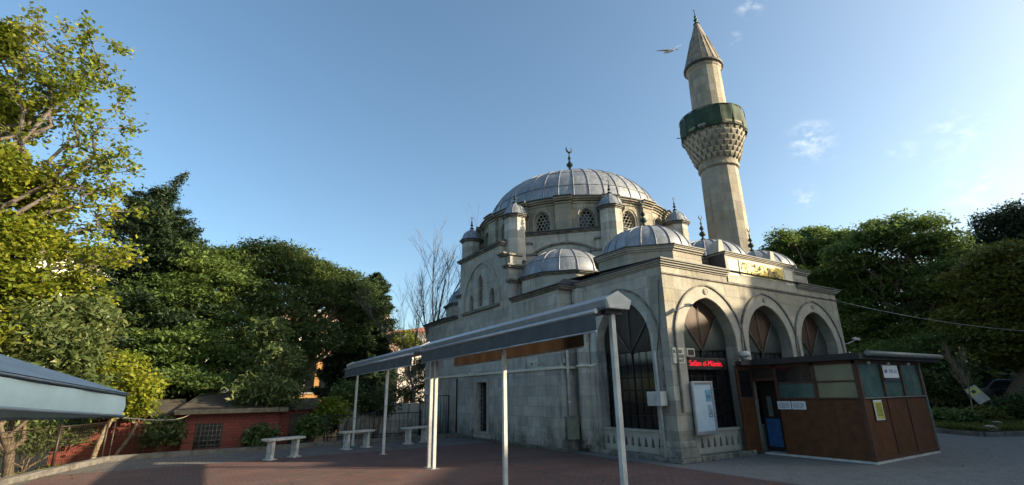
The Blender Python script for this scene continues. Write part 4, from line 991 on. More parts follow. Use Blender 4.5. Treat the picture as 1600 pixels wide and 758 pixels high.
# ------------------------------------------------------------------ stone benches
def bench(p0, p1, label):
    a = Vector((p0[0], p0[1], 0)); b = Vector((p1[0], p1[1], 0)); c = (a+b)/2; L = (b-a).length; rz = math.atan2(b.y-a.y, b.x-a.x)
    t = thing('stone_bench', label, 'bench', c, 'stone benches along the garden kerb', rz); T = Matrix.Translation(c) @ Matrix.Rotation(rz, 4, 'Z')
    MB().box((-L/2-.2, -.17, .478), (L/2+.2, .17, .54), T).build('seat', 'marble', t, bev=.012)
    for s in (-1, 1):
        lg = MB().box((s*L/2-.045, -.12, .03), (s*L/2+.045, .12, .476), T).build('leg', 'marble', t, bev=.01)
        MB().box((s*L/2-.12, -.16, .001), (s*L/2+.12, .16, .035), T).build('foot', 'marble', lg, bev=.008)
bench((-7.68, 7.18), (-7.02, 7.50), 'white stone bench standing apart in front of the red brick hut')
bench((-5.35, 8.50), (-4.66, 8.74), 'white stone bench at the far awning post')
bench((-3.2, 8.86), (-2.52, 9.1), 'white stone bench nearest the mosque wall, partly behind the double post')

# ------------------------------------------------------------------ leaf and tree builders
def mesh_np(name, v, f, mat, parent=None, k=4):
    me = bpy.data.meshes.new(name); nv, nf = len(v), len(f)
    me.vertices.add(nv); me.vertices.foreach_set('co', v.astype(np.float32).ravel())
    me.loops.add(nf*k); me.loops.foreach_set('vertex_index', f.astype(np.int32).ravel())
    me.polygons.add(nf); me.polygons.foreach_set('loop_start', np.arange(0, nf*k, k, dtype=np.int32)); me.update(calc_edges=True)
    me.materials.append(M[mat] if isinstance(mat, str) else mat)
    o = bpy.data.objects.new(name, me); C.objects.link(o)
    if parent is not None: o.parent = parent; o.matrix_parent_inverse = parent.matrix_basis.inverted()
    return o
def leaf_quads(cen, size, asp=.45, up=.6, droop=0.):
    n = len(cen); nr = rng.normal(size=(n, 3)); nr[:, 2] = np.abs(nr[:, 2])+up; nr /= np.linalg.norm(nr, axis=1)[:, None]
    a = rng.normal(size=(n, 3)); a[:, 2] -= droop; a -= nr*(a*nr).sum(1)[:, None]; a /= np.linalg.norm(a, axis=1)[:, None]; b = np.cross(nr, a)
    s = size*rng.uniform(.45, 1.6, n)[:, None]
    v = np.stack([cen-a*s*.5, cen+b*s*asp*.5+nr*s*.06, cen+a*s*.5, cen-b*s*asp*.5+nr*s*.06], 1).reshape(-1, 3)
    return v, np.arange(4*n).reshape(-1, 4)
def clumps(blobs, n_cl, n_leaf, spread, shell=.55, flat=.55):
    out = []; tot = sum(r**2 for _, r in blobs)
    for c, r in blobs:
        k = max(3, int(n_cl*r*r/tot)); d = rng.normal(size=(k, 3)); d /= np.linalg.norm(d, axis=1)[:, None]
        rad = r*(shell+(1-shell)*rng.random(k))**.8*rng.uniform(.78, 1.12, k); cc = np.array(c)+d*rad[:, None]*np.array([1, 1, .85])
        m = rng.integers(int(n_leaf*.5), int(n_leaf*1.5), k)
        idx = np.repeat(np.arange(k), m); sp = spread*rng.uniform(.6, 1.4, k)[idx][:, None]
        out.append(cc[idx]+np.clip(rng.normal(size=(len(idx), 3)), -1.7, 1.7)*sp*np.array([1, 1, flat]))
    return np.concatenate(out)
def limb_path(a, b, n=5, wob=.15, sag=0.):
    a, b = Vector(a), Vector(b); L = (b-a).length
    return [a.lerp(b, i/n)+Vector((random.uniform(-1, 1), random.uniform(-1, 1), random.uniform(-.5, .5)))*wob*L*.12*(0 if i in (0, n) else 1)+Vector((0, 0, sag*L*math.sin(PI*i/n))) for i in range(n+1)]
def tree(name, label, cat, base, blobs, leafm, n_cl, n_leaf, spread, size, trunk_r, bark='bark', group=None, asp=.45, up=.6, shell=.55, split=.45, flat=.55, droop=0., twigs=True):
    t = thing(name, label, cat, base, group); base = Vector(base)
    cm = sum((Vector(c)*r for c, r in blobs), Vector())/sum(r for _, r in blobs)
    fork = base.lerp(Vector((cm.x, cm.y, min(c[2] for c, r in blobs))), 1.0); fork.z = base.z+max(.8, (fork.z-base.z)*split*2) if fork.z > base.z+.8 else base.z+1.2
    fork.z = base.z+(cm.z-base.z)*split
    mb = MB(); mb.tube([base-Vector((0, 0, .3))]+limb_path(base, fork, 4, .3)[0:], [trunk_r*1.35]+[trunk_r*(1.2-.3*i/4) for i in range(5)], 9)
    for c, r in blobs:
        p = limb_path(fork-Vector((0, 0, .2)), c, 6, .8, .04); mb.tube(p, [max(.012, trunk_r*.6*(1-i/7.)) for i in range(7)], 6)
        if twigs:
            for k in range(5):
                d = Vector(rng.normal(size=3)); d.normalize(); q = Vector(c)+d*r*.85; s0 = p[random.randint(3, 6)]; mb.tube(limb_path(s0, q, 4, .8), [trunk_r*.16, trunk_r*.13, trunk_r*.10, trunk_r*.07, .008], 4)
    mb.build('trunk', bark, t)
    v, f_ = leaf_quads(clumps(blobs, n_cl, n_leaf, spread, shell, flat), size, asp, up, droop)
    mesh_np('crown', v, f_, leafm, t); return t
def B(px, py, dist, rpx):                                # crown lobe seen at a photo pixel, at its own distance and metric radius
    p = P(px, py, dist); depth = (p-CAM).dot(fwd); return (tuple(p), rpx*depth/F_PX)
def ground_at(px, dist, z=-.1): p = P(px, 600, dist); return (p.x, p.y, z)
L_ = dict(
    yellow=leaf_mat('yellow_green_leaves', (.11, .16, .02), (.22, .26, .028), (.38, .36, .04), .45),
    mid=leaf_mat('mid_green_leaves', (.06, .11, .03), (.11, .17, .04), (.19, .24, .06), .4),
    dark=leaf_mat('dark_green_leaves', (.045, .08, .028), (.08, .12, .035), (.15, .19, .055), .35),
    con=leaf_mat('conifer_needles', (.018, .036, .02), (.032, .058, .028), (.055, .085, .035), .2),
    grey=leaf_mat('grey_green_leaves', (.06, .095, .03), (.11, .15, .05), (.2, .22, .07), .35),
    fresh=leaf_mat('fresh_green_leaves', (.08, .13, .035), (.13, .20, .05), (.21, .27, .075), .45),
    olive=leaf_mat('olive_green_leaves', (.085, .105, .02), (.14, .15, .028), (.22, .20, .04), .4))
# --- left side
def BB(px, py, dist, rpx): return B(px, py, dist, rpx)
tree('deciduous_tree', 'tall yellow-green leafy tree at the left edge of the plaza', 'tree', ground_at(-20, 17.5, -.75),
     [B(-15, 60, 17, 34), B(-45, 150, 17, 58), B(12, 190, 16.5, 30), B(0, 270, 16, 48), B(45, 300, 16.5, 34), B(30, 370, 16, 42), B(-20, 420, 16, 60), B(95, 390, 17, 24), B(40, 450, 16, 34), B(115, 440, 17, 22), B(-40, 520, 16, 60), B(70, 330, 16.5, 20), B(150, 470, 17.5, 18), B(165, 400, 17.5, 14)],
     L_['yellow'], 560, 85, .20, .115, .2, 'greybark', asp=.62)
# its open outer branches against the sky
t = thing('deciduous_tree', 'thin open-branched yellow-green tree leaning over from the left against the sky', 'tree', ground_at(-60, 16.5, -.75))
mb = MB(); base = Vector(ground_at(-60, 16.5, -.75)); top = Vector(B(-50, 330, 16, 1)[0]); mb.tube(limb_path(base, top, 5, .3), [.2, .18, .16, .15, .13, .12], 8); pts = []
for (x0, y0, x1, y1, s) in ((-40, 330, 175, 68, 1), (-30, 260, 130, 75, .9), (-20, 330, 190, 150, 1), (0, 340, 190, 200, .9), (-10, 400, 200, 268, 1), (0, 300, 95, 45, .8), (10, 420, 205, 330, .9), (-10, 250, 60, 35, .7), (0, 200, 110, 135, .8), (20, 440, 195, 400, .8), (0, 380, 185, 240, .8), (40, 300, 170, 300, .8), (20, 250, 150, 110, .8)):
    a = Vector(B(x0, y0, 16, 1)[0]); b = Vector(B(x1, y1, 15.6+random.uniform(-.8, .8), 1)[0]); p = limb_path(a, b, 9, .7, .06); mb.tube(p, [.06*(1-i/10.)+.005 for i in range(10)], 5)
    for i in range(3, 10):
        for k in range(4):
            d = (p[i]-p[i-1]).normalized()+Vector(rng.normal(size=3))*.75; L = random.uniform(.3, .95)*(1.15-i/14); q = p[i]+d.normalized()*L; tw = limb_path(p[i], q, 3, .9); mb.tube(tw, [.012, .010, .007, .003], 3)
            for r_2 in tw[1:]:
                pts.append(np.array(r_2)+rng.normal(size=(7, 3))*.09)
mb.build('trunk', 'greybark', t); v, f_ = leaf_quads(np.concatenate(pts), .105, .65, .5); mesh_np('crown', v, f_, L_['yellow'], t)
tree('loquat_tree', 'grey-green broad-leaved tree behind the pale blue canopy', 'tree', ground_at(60, 16.5, -.75),
     [B(20, 520, 16, 50), B(85, 540, 16, 45), B(130, 500, 16.5, 34), B(20, 600, 16, 45), B(90, 610, 16.5, 40), B(-40, 600, 16, 50)],
     L_['grey'], 480, 62, .25, .17, .10, asp=.34, up=.2)
tree('loquat_tree', 'low grey-green broad-leaved bush behind the fence under the canopy', 'tree', ground_at(50, 20, -.75),
     [B(20, 668, 20, 22), B(75, 680, 20, 18), B(50, 690, 20, 16), B(-10, 690, 19, 22), B(120, 672, 20.5, 14)], L_['grey'], 200, 40, .2, .15, .05, asp=.3, up=.2)
tree('small_tree', 'small bright yellow-green tree with forked pale trunk at the fence corner', 'tree', ground_at(158, 19.2, -.75),
     [B(185, 590, 19.3, 30), B(215, 612, 19.3, 22), B(160, 612, 19.3, 24), B(195, 565, 19.5, 18), B(172, 636, 19.3, 16), B(205, 636, 19.3, 14)], L_['yellow'], 260, 34, .2, .13, .065, 'palebark', asp=.5, split=.72)
tree('small_tree', 'slim pale-trunked young tree just behind the fence corner post', 'tree', ground_at(188, 19.9, -.75),
     [B(232, 600, 20, 16), B(225, 635, 20, 13), B(205, 640, 20, 11)], L_['yellow'], 80, 28, .17, .13, .05, 'palebark', split=.7)
def conifer(name, label, base, tip, layers, rmax, leafm, seed, size=.16, droop=.12, dens=1., lean=None, pw=.75):
    r = random.Random(seed); t = thing(name, label, 'tree', base); a = Vector(base); b = Vector(tip); H_ = (b-a).length
    mb = MB(); mb.tube([a.lerp(b, i/8) for i in range(9)], [.28*(1-i/8.5)+.01 for i in range(9)], 8); pts = []
    for i in range(layers):
        f = .08+.92*i/layers; c = a.lerp(b, f); rr = rmax*((1-f)**pw)*(1.0 if f > .2 else .9)+.08
        for k in range(6 if f < .9 else 4):
            th = r.uniform(0, 2*PI); L = rr*r.uniform(.6, 1.15); d = Vector((math.cos(th), math.sin(th), 0))
            path = [c+d*L*s+Vector((0, 0, L*(-droop*math.sin(s*2.2)+.22*s*s))) for s in (0, .25, .5, .75, 1)]
            mb.tube(path, [.05*(1-f)+.012, .04*(1-f)+.01, .03*(1-f)+.008, .012, .005], 4)
            m = int(46*dens*L+8)
            s = rng.random(m)**.65; idx = s*4; i0 = np.minimum(idx.astype(int), 3); fr = (idx-i0)[:, None]
            pa = np.array([list(p) for p in path]); q = pa[i0]*(1-fr)+pa[i0+1]*fr
            wd = (.10+.22*L*np.sin(np.clip(s, 0, 1)*PI*.85+.25))[:, None]; side = np.array([-d.y, d.x, 0])
            q = q+rng.normal(size=(m, 1))*wd*side*.8+rng.normal(size=(m, 3))*np.array([.05, .05, .05])
            pts.append(np.repeat(q, 5, 0)+rng.normal(size=(m*5, 3))*np.array([.09, .09, .055]))
    mb.build('trunk', 'bark', t); v, f_ = leaf_quads(np.concatenate(pts), size, .3, .7); mesh_np('crown', v, f_, leafm, t); return t
conifer('cedar_tree', 'dark cedar with layered branches and a leaning tip', ground_at(235, 27, -.75), tuple(P(250, 300, 27)), 34, 4.0, L_['con'], 3, .20, dens=1.2, pw=.42)
t = thing('cedar_tree', 'dark cedar top shoot leaning right above the layered cedar', 'tree', ground_at(250, 26.5, -.75))
mb = MB(); p_ = [Vector(ground_at(250, 26.5, -.75)), Vector(P(245, 450, 26.5)), Vector(P(240, 340, 26.5)), Vector(P(262, 303, 26.5)), Vector(P(292, 270, 26.5))]; mb.tube(p_, [.12, .1, .08, .06, .01], 6)
pts = [];
for s in np.linspace(0, 1, 30):
    c = np.array(p_[2].lerp(p_[3], s*2) if s < .5 else p_[3].lerp(p_[4], s*2-1)); pts.append(c+rng.normal(size=(int(110*(1.1-s)), 3))*.34*(1.12-s))
mb.build('trunk', 'bark', t); v, f_ = leaf_quads(np.concatenate(pts), .18, .3, .7); mesh_np('crown', v, f_, L_['con'], t)
tree('broad_tree', 'broad mid-green tree arching over the red brick hut', 'tree', ground_at(330, 26, -.75),
     [B(250, 470, 26, 50), B(330, 450, 26, 55), B(300, 415, 26, 40), B(230, 550, 25, 44), B(300, 545, 24, 50), B(370, 520, 25, 48), B(360, 575, 23.5, 34), B(200, 505, 26, 36), B(285, 590, 22.5, 26), B(400, 585, 24, 26), B(355, 415, 27, 32), B(235, 600, 22.5, 22), B(330, 600, 22, 18)],
     L_['mid'], 900, 80, .33, .15, .3, asp=.42, flat=.26)
tree('broad_tree', 'tall rounded dark green tree in the middle of the left tree row', 'tree', ground_at(440, 27, -.75),
     [B(415, 412, 27, 38), B(470, 427, 27, 40), B(380, 440, 27, 36), B(430, 480, 26, 50), B(500, 462, 27, 36), B(480, 530, 26, 42), B(400, 545, 25.5, 40), B(548, 475, 28, 30), B(440, 585, 25, 34), B(540, 525, 28, 30), B(455, 400, 27.5, 22), B(395, 392, 27.5, 17), B(430, 388, 27.5, 14), B(350, 400, 27.5, 15), B(520, 440, 27.5, 28), B(555, 452, 28, 26), B(500, 425, 27.5, 20), B(575, 490, 28, 26), B(535, 432, 28, 16), B(320, 402, 27.5, 18)],
     L_['dark'], 1150, 80, .34, .155, .32, asp=.42, flat=.25)
tree('loquat_tree', 'light-tipped loquat shrub under the dark trees behind the first bench', 'tree', ground_at(420, 21, -.75),
     [B(420, 520, 21.5, 22), B(440, 560, 21, 26), B(405, 605, 20.4, 22), B(440, 615, 20.4, 24), B(380, 615, 20.4, 15)], L_['grey'], 170, 42, .24, .19, .08, asp=.32, up=.1)
conifer('cypress_tree', 'dense dark cypress at the right end of the left tree row', ground_at(577, 31, -.75), tuple(P(585, 428, 31)), 34, 1.7, L_['con'], 9, .22, droop=-.1, dens=1.5, pw=.4)
conifer('cypress_tree', 'second dark cypress just left of the end cypress', ground_at(545, 30, -.75), tuple(P(552, 455, 30)), 30, 1.7, L_['con'], 12, .22, droop=-.1, dens=1.4, pw=.4)
for (px, py, dist, r, lab, m) in ((515, 640, 20.5, 20, 'yellow-green garden shrub between the first two benches', 'yellow'), (545, 615, 22, 24, 'green garden shrub behind the second bench', 'mid'), (590, 625, 22, 24, 'dark garden shrub under the far awning', 'dark'), (640, 600, 26, 34, 'dark leafy bush behind the far awning posts', 'dark'), (635, 530, 30, 20, 'bright green bush below the tiled roof', 'yellow'), (255, 672, 19.6, 20, 'climbing shrub on the left part of the red hut', 'dark'), (408, 680, 18.9, 16, 'low dark shrub right of the hut window', 'dark'), (670, 570, 28, 24, 'dark bush close to the mosque back corner', 'dark'), (487, 665, 19.6, 14, 'low green shrub at the right end of the red hut', 'mid')):
    tree('shrub', lab, 'shrub', ground_at(px, dist, -.6), [B(px, py, dist, r), B(px-r*.5, py+r*.5, dist, r*.6), B(px+r*.5, py+r*.4, dist, r*.65)], L_[m], 110, 28, .17, .13, .035, group='garden shrubs behind the kerb')
# bare trees
def bare_tree(base, tip, label, seed, spreadx, r0=.09, mat='greybark', name='bare_tree', lv=4, cat='tree'):
    r = random.Random(seed); t = thing(name, label, cat, base); mb = MB()
    def grow(p, d, L, rad, lvl):
        n = 5; path = [p]; dd = d.copy()
        for i in range(n):
            dd = (dd+Vector((r.gauss(0, .09), r.gauss(0, .09), .03))).normalized(); path.append(path[-1]+dd*L/n)
        mb.tube(path, [rad*(1-.55*i/n) for i in range(n+1)], 5 if lvl < 2 else 3)
        if lvl >= lv: return
        for k in range(5 if lvl else 7):
            s = r.uniform(.25, 1); q = path[min(n, max(1, int(s*n)))]; ang = r.uniform(0, 2*PI); side = Vector((math.cos(ang), math.sin(ang), 0))*spreadx
            grow(q, (dd*.9+side*r.uniform(.5, .9)+Vector((0, 0, .25))).normalized(), L*r.uniform(.42, .66), rad*.48, lvl+1)
    a = Vector(base); b = Vector(tip); grow(a, (b-a).normalized(), (b-a).length*.8, r0, 0); mb.build('branches', mat, t); return t
bare_tree(ground_at(683, 24, -.6), tuple(P(684, 372, 24)), 'tall leafless tree rising behind the mosque back corner', 4, .62, .08)
bare_tree(ground_at(655, 24, -.6), tuple(P(640, 430, 24)), 'smaller leafless tree left of the tall leafless one', 8, .6, .05)
bare_tree(ground_at(708, 26, -.6), tuple(P(706, 420, 26)), 'leafless tree partly hidden by the mosque back corner', 15, .55, .05)

# --- red hut
hut = thing('brick_hut', 'low red brick hut with felt roof and barred window behind the garden kerb', 'hut', (-9, 12.2, -.7))
def hbox(lo, hi, name, mat, par=hut): return MB().box(lo, hi).build(name, mat, par)
hx0, hx1, hy = -9.75, -6.9, 11.9
hz1 = 1.22
fw_ = [(hx0, -.75), (hx1, -.75), (hx1, hz1), (hx0, hz1)]; wx0, wx1, wz0, wz1 = -9.42, -8.62, .02, .80
fixn(MB().plate(fw_, [[(wx0, wz0), (wx1, wz0), (wx1, wz1), (wx0, wz1)]], (0, hy, 0), (1, 0, 0), (0, 0, 1), (0, 1, 0), .2).build('front_wall', 'brick', hut))
hbox((hx0, hy+.2, -.75), (hx0+.2, 15.5, hz1), 'end_wall', 'brick'); hbox((hx1-.2, hy+.2, -.75), (hx1, 15.5, hz1), 'end_wall', 'brick'); hbox((hx0+.2, 15.3, -.75), (hx1-.2, 15.5, hz1), 'back_wall', 'brick')
hbox((-13.0, hy+.45, -.75), (hx0-.003, 15.4, 1.14), 'left_wing', 'brick'); hbox((hx1+.003, hy+.3, -.75), (-5.6, 15.2, 1.14), 'right_wing', 'brick')
fr = hbox((wx0, hy+.08, wz0), (wx1, hy+.10, wz1), 'window', 'voidg')
mb = MB()
for x in (wx0+.02, (wx0+wx1)/2, wx1-.02): mb.box((x-.025, hy+.03, wz0), (x+.025, hy+.075, wz1))
for z in (wz0+.02, wz1-.02): mb.box((wx0, hy+.028, z-.025), (wx1, hy+.073, z+.025))
mb.build('frame', 'metaldark', fr)
mb = MB()
for z in np.linspace(wz0+.1, wz1-.08, 5): mb.tube([(wx0, hy-.01, z), (wx1, hy-.01, z)], .010, 4)
for x in np.linspace(wx0+.06, wx1-.06, 7): mb.tube([(x, hy-.01, wz0), (x, hy-.01, wz1)], .010, 4)
mb.build('bars', 'gutter', fr)
MB().box((wx0-.07, hy-.05, wz0-.07), (wx1+.07, hy-.002, wz0-.002)).build('sill', 'brick', fr)
dm_ = MB().box((-6.5, hy+.27, -.6), (-5.8, hy+.298, 1.0)).build('door', 'slate', hut)
mb = MB()
mb.add([(-13.3, hy+.15, 1.16), (hx0-.05, hy+.15, 1.16), (hx0-.05, 13.7, 1.6), (-13.3, 13.7, 1.6), (-13.3, hy+.15, 1.10), (hx0-.05, hy+.15, 1.10)], [(0, 1, 2, 3), (4, 5, 1, 0)])
mb.add([(hx0-.3, hy-.3, 1.25), (hx1+.2, hy-.3, 1.25), (hx1-.4, 13.7, 1.8), (hx0+.4, 13.7, 1.8), (hx0-.3, 15.8, 1.25), (hx1+.2, 15.8, 1.25)], [(0, 1, 2, 3), (3, 2, 5, 4), (0, 3, 4), (1, 5, 2)])
mb.add([(hx1+.1, hy+.0, 1.16), (-5.3, hy+.0, 1.16), (-5.3, 13.7, 1.55), (hx1+.1, 13.7, 1.55)], [(0, 1, 2, 3)])
mb.build('roof', 'slate', hut)
fs_ = MB().box((hx0-.32, hy-.33, 1.11), (hx1+.22, hy-.30, 1.255)).build('fascia', 'cream', hut)
fs_.data.materials[0] = plain('weathered_fascia_board', (.15, .13, .09), .8, var=.4, scale=5)

# --- fence along the left kerb: mesh panels
fn = thing('wire_fence', 'low dark wire mesh fence along the curved kerb at the left', 'fence', (-12.5, 8, 0))
fp = [(-14.6, -.8), (-13.75, 3.0), (-12.95, 6.2), (-12.25, 8.3), (-11.55, 10.25)]
for i, (a, b) in enumerate(zip(fp, fp[1:])):
    a = Vector(a+(0,)); b = Vector(b+(0,)); L = (b-a).length; mb = MB(); n = int(L/.085)
    for k in range(1, n): p = a.lerp(b, k/n); mb.tube([p+Vector((0, 0, .14)), p+Vector((0, 0, .98))], .0035, 3)
    for z in np.arange(.15, 1.0, .135): mb.tube([a+Vector((0, 0, z)), b+Vector((0, 0, z))], .005, 3)
    mb.tube([a+Vector((0, 0, 1.0)), b+Vector((0, 0, 1.0))], .014, 5); mb.build('mesh_panel', 'metaldark', fn)
for a in fp: MB().tube([(a[0], a[1], -.1), (a[0], a[1], 1.06)], .03, 8).build('post', 'metaldark', fn)
fn2 = thing('wire_fence', 'low wire fence running along the kerb in front of the red hut', 'fence', (-6, 10.4, 0))
fp = [(-11.5, 10.28), (-9.4, 10.34)]
mb = MB()
for z in (.35, .6, .85, 1.0): mb.tube([(fp[0][0], fp[0][1], z), (fp[1][0], fp[1][1], z)], .006, 4)
for x in np.arange(-11.4, -9.5, .12): mb.tube([(x, 10.3, .15), (x, 10.3, 1.0)], .003, 3)
mb.build('mesh_panel', 'metaldark', fn2)
for x in (-11.4, -9.4): MB().tube([(x, 10.32, -.1), (x, 10.32, 1.03)], .025, 6).build('post', 'metaldark', fn2)
fn3 = thing('wire_fence', 'thin iron railing behind the second and third benches', 'fence', (-3, 10.5, 0))
mb = MB()
for z in (.25, .95): mb.tube([(-5.6, 10.5, z), (-2.1, 10.55, z)], .015, 5)
for x in np.arange(-5.5, -2.1, .16): mb.tube([(x, 10.52, .1), (x, 10.52, .97)], .008, 4)
mb.build('railing_panel', 'black', fn3)
for x in (-5.6, -3.9, -2.1): MB().tube([(x, 10.52, -.1), (x, 10.52, 1.05)], .025, 6).build('post', 'black', fn3)
gt = thing('iron_gate', 'narrow black iron gate between the garden and the mosque side wall', 'gate', (-1.4, 11, 0))
MB().tube([(-1.95, 11.0, 0), (-1.95, 11.0, 1.55), (-.72, 11.0, 1.55), (-.72, 11.0, 0)], .03, 6).build('gate_frame', 'black', gt)
mb = MB()
for x in np.arange(-1.85, -.75, .13): mb.tube([(x, 11, .1), (x, 11, 1.5)], .01, 4)
mb.build('gate_bars', 'black', gt)
mb = MB().box((-4.5, 13.0, -.7), (-.63, 13.25, 1.25)); tag(mb.build('garden_wall', 'stone'), 'grey garden wall joining the back corner of the mosque', 'wall')

# --- pale blue canopy (square market canopy) at left
c0 = P(192, 640, 4.55); e1 = P(-70, 628, 3.0); 
ax = Vector((e1.x-c0.x, e1.y-c0.y, 0)).normalized(); ay = Vector((-ax.y, ax.x, 0))
if ay.y < 0: ay = -ay
Wd = 2.7; zb_ = 1.49; TL = .060
cn_ = Vector((c0.x, c0.y, 0))+ax*Wd/2+ay*Wd/2
cv = thing('canopy_stall', 'pale blue square canopy with wooden edge boards at the left edge', 'canopy', (cn_.x, cn_.y, 0))
cs = [Vector((c0.x, c0.y, 0)), Vector((c0.x, c0.y, TL*Wd))+ax*Wd, Vector((c0.x, c0.y, TL*Wd))+ax*Wd+ay*Wd, Vector((c0.x, c0.y, 0))+ay*Wd]
for i in range(4):
    a, b = cs[i], cs[(i+1) % 4]; d = (b-a).normalized(); n_ = Vector((d.y, -d.x, 0)); 
    if n_.dot(a-cn_) < 0: n_ = -n_
    mb = MB(); n = 24; vs = []
    for j in range(n+1):
        p = a.lerp(b, j/n)+n_*(.006*math.sin(j*1.1)); w_ = .004*math.sin(j*.7)
        vs += [tuple(p+Vector((0, 0, zb_+w_))), tuple(p+n_*.012+Vector((0, 0, zb_+.07))), tuple(p+Vector((0, 0, zb_+.13)))]
    fs = []
    for j in range(n): fs += [(3*j, 3*j+3, 3*j+4, 3*j+1), (3*j+1, 3*j+4, 3*j+5, 3*j+2)]
    mb.add(vs, fs, smooth=True); mb.build('edge_board', 'lblue', cv)
    MB().tube([a+n_*.01+Vector((0, 0, zb_)), b+n_*.01+Vector((0, 0, zb_))], .010, 6).build('edge_trim', 'lgrey', cv)
    for zc_ in (.192, .143, .218): MB().tube([a+n_*(.03-zc_*.1)+Vector((0, 0, zb_+zc_)), b+n_*(.03-zc_*.1)+Vector((0, 0, zb_+zc_))], .006, 5).build('roof_hem', 'lgrey', cv) if zc_ == .143 else None
    ap = cn_+Vector((0, 0, zb_+.76)); mb = MB(); a2 = a+Vector((0, 0, zb_+.15))+(a-cn_)*.015; b2 = b+Vector((0, 0, zb_+.15))+(b-cn_)*.015
    q = [a2, b2, b2.lerp(ap, .86), a2.lerp(ap, .86)]; mb.add([tuple(x) for x in q], [(0, 1, 2, 3)]); mb.build('roof_sheet', 'lgrey', cv)
mb = MB(); tmp = [cn_+(c-cn_)*.17 for c in cs]; mb.add([(p.x, p.y, zb_+.69) for p in tmp]+[(cn_.x, cn_.y, zb_+.86)], [(0, 1, 4), (1, 2, 4), (2, 3, 4), (3, 0, 4)]); mb.build('roof_cap', 'lblue', cv)
MB().tube([(cn_.x, cn_.y, 0), (cn_.x, cn_.y, zb_+.7)], .03, 10).build('pole', 'white', cv)
MB().lathe([(0, 0), (.32, 0), (.30, .06), (.06, .1), (0, .1)], (cn_.x, cn_.y, .012), 20).build('pole_base', 'gutter', cv)

# --- buildings behind the left trees
def building(name, label, px, dist, w_, d_, z1, wallm, roofm=None, rows=3, cols=4, rz=None, z0=-1.5, roof='hip', balc=False):
    c = P(px, 600, dist); ang = math.atan2(c.y-CAM.y, c.x-CAM.x)-PI/2 if rz is None else rz
    t = thing(name, label, 'building', (c.x, c.y, z0), None, ang); T = Matrix.Translation((c.x, c.y, 0)) @ Matrix.Rotation(ang, 4, 'Z')
    MB().box((-w_/2, 0, z0), (w_/2, d_, z1), T).build('wall', wallm, t)
    if roof == 'hip':
        mb = MB(); o = .6; mb.add([(-w_/2-o, -o, z1), (w_/2+o, -o, z1), (w_/2+o, d_+o, z1), (-w_/2-o, d_+o, z1), (-w_/2+d_/2, d_/2, z1+d_*.16), (w_/2-d_/2, d_/2, z1+d_*.16)], [(0, 1, 5, 4), (1, 2, 5), (2, 3, 4, 5), (3, 0, 4), (3, 2, 1, 0)], T); mb.build('roof', roofm or 'tileroof', t)
    else: MB().box((-w_/2-.25, -.25, z1), (w_/2+.25, d_+.25, z1+.25), T).build('roof', 'render_g', t)
    fh = 3.0; k = 0
    for r in range(rows):
        for cc in range(cols):
            x = -w_/2+w_*(cc+.5)/cols; z = z1-2.3-r*fh
            wn = MB().box((x-.65, -.03, z), (x+.65, -.004, z+1.3), T).build('window', 'voidg', t)
            mb = MB(); mb.box((x-.7, -.08, z-.08), (x+.7, -.031, z-.001), T); mb.box((x-.03, -.05, z), (x+.03, -.031, z+1.3), T); mb.build('frame', 'white', wn)
        if balc: MB().box((-w_/2+.3, -1.0, z1-2.6-r*fh), (w_/2-.3, -.1, z1-2.45-r*fh), T).build('balcony', 'render_w', t); MB().box((-w_/2+.3, -1.0, z1-2.45-r*fh), (w_/2-.3, -.95, z1-1.7-r*fh), T).build('balcony_front', wallm, t)
    return t
building('apartment_building', 'white house with red tiled roof beyond the bare trees', 700, 62, 12, 10, P(690, 519, 62).z, 'render_w', rows=3, cols=4)
building('apartment_building', 'small pale house with tiled roof at the left of the bare trees', 615, 75, 6, 8, P(615, 524, 75).z, 'render_p', rows=2, cols=2)
building('apartment_building', 'bright white apartment block glimpsed through the left trees', 70, 42, 12, 10, P(80, 400, 42).z, 'render_w', rows=5, cols=4, roof='flat', balc=True)
building('apartment_building', 'pinkish apartment block glimpsed between the middle trees', 500, 48, 11, 10, P(505, 490, 48).z, 'render_p', rows=3, cols=4, roof='flat', balc=True)
building('apartment_building', 'orange house wall glimpsed low between the middle trees', 515, 38, 5, 6, P(505, 560, 38).z, 'render_o', rows=2, cols=3, roof='flat')
building('apartment_building', 'pale house behind the trees above the red hut', 340, 45, 12, 8, P(330, 520, 45).z, 'render_w', rows=2, cols=4, roof='flat', balc=True)

# --- right side trees
RT = [('broad_tree', 'rounded green tree directly behind the right end of the portico', 1235, 36, [(1235, 400, 36), (1290, 392, 38), (1250, 450, 45), (1310, 455, 46), (1222, 372, 14), (1270, 368, 18), (1330, 510, 42), (1280, 520, 40), (1205, 395, 12), (1315, 372, 14)], 'fresh', 'bark'),
      ('broad_tree', 'tallest broad green tree at the right, centre of the row', 1410, 35, [(1370, 370, 30), (1425, 372, 34), (1468, 382, 28), (1350, 430, 44), (1420, 440, 52), (1475, 440, 40), (1380, 510, 44), (1450, 510, 42), (1340, 480, 36), (1395, 348, 15), (1455, 350, 14), (1360, 348, 10), (1500, 410, 30), (1500, 450, 34), (1320, 400, 26), (1480, 480, 30)], 'fresh', 'bark'),
      ('broad_tree', 'yellowish-topped broad tree at the right edge', 1560, 31, [(1560, 412, 34), (1600, 412, 36), (1528, 440, 34), (1580, 470, 48), (1630, 460, 50), (1520, 505, 38), (1570, 530, 44), (1620, 540, 46), (1650, 420, 45), (1575, 390, 14)], 'olive', 'bark')]
for nm, lab, px, dist, bl, m, bk in RT:
    tree(nm, lab, 'tree', ground_at(px, dist, .3), [B(x, y, dist+random.uniform(-1.5, 1.5), r) for x, y, r in bl], L_[m], 1000, 90, .38, .18, .3, bk, asp=.45, flat=.3)
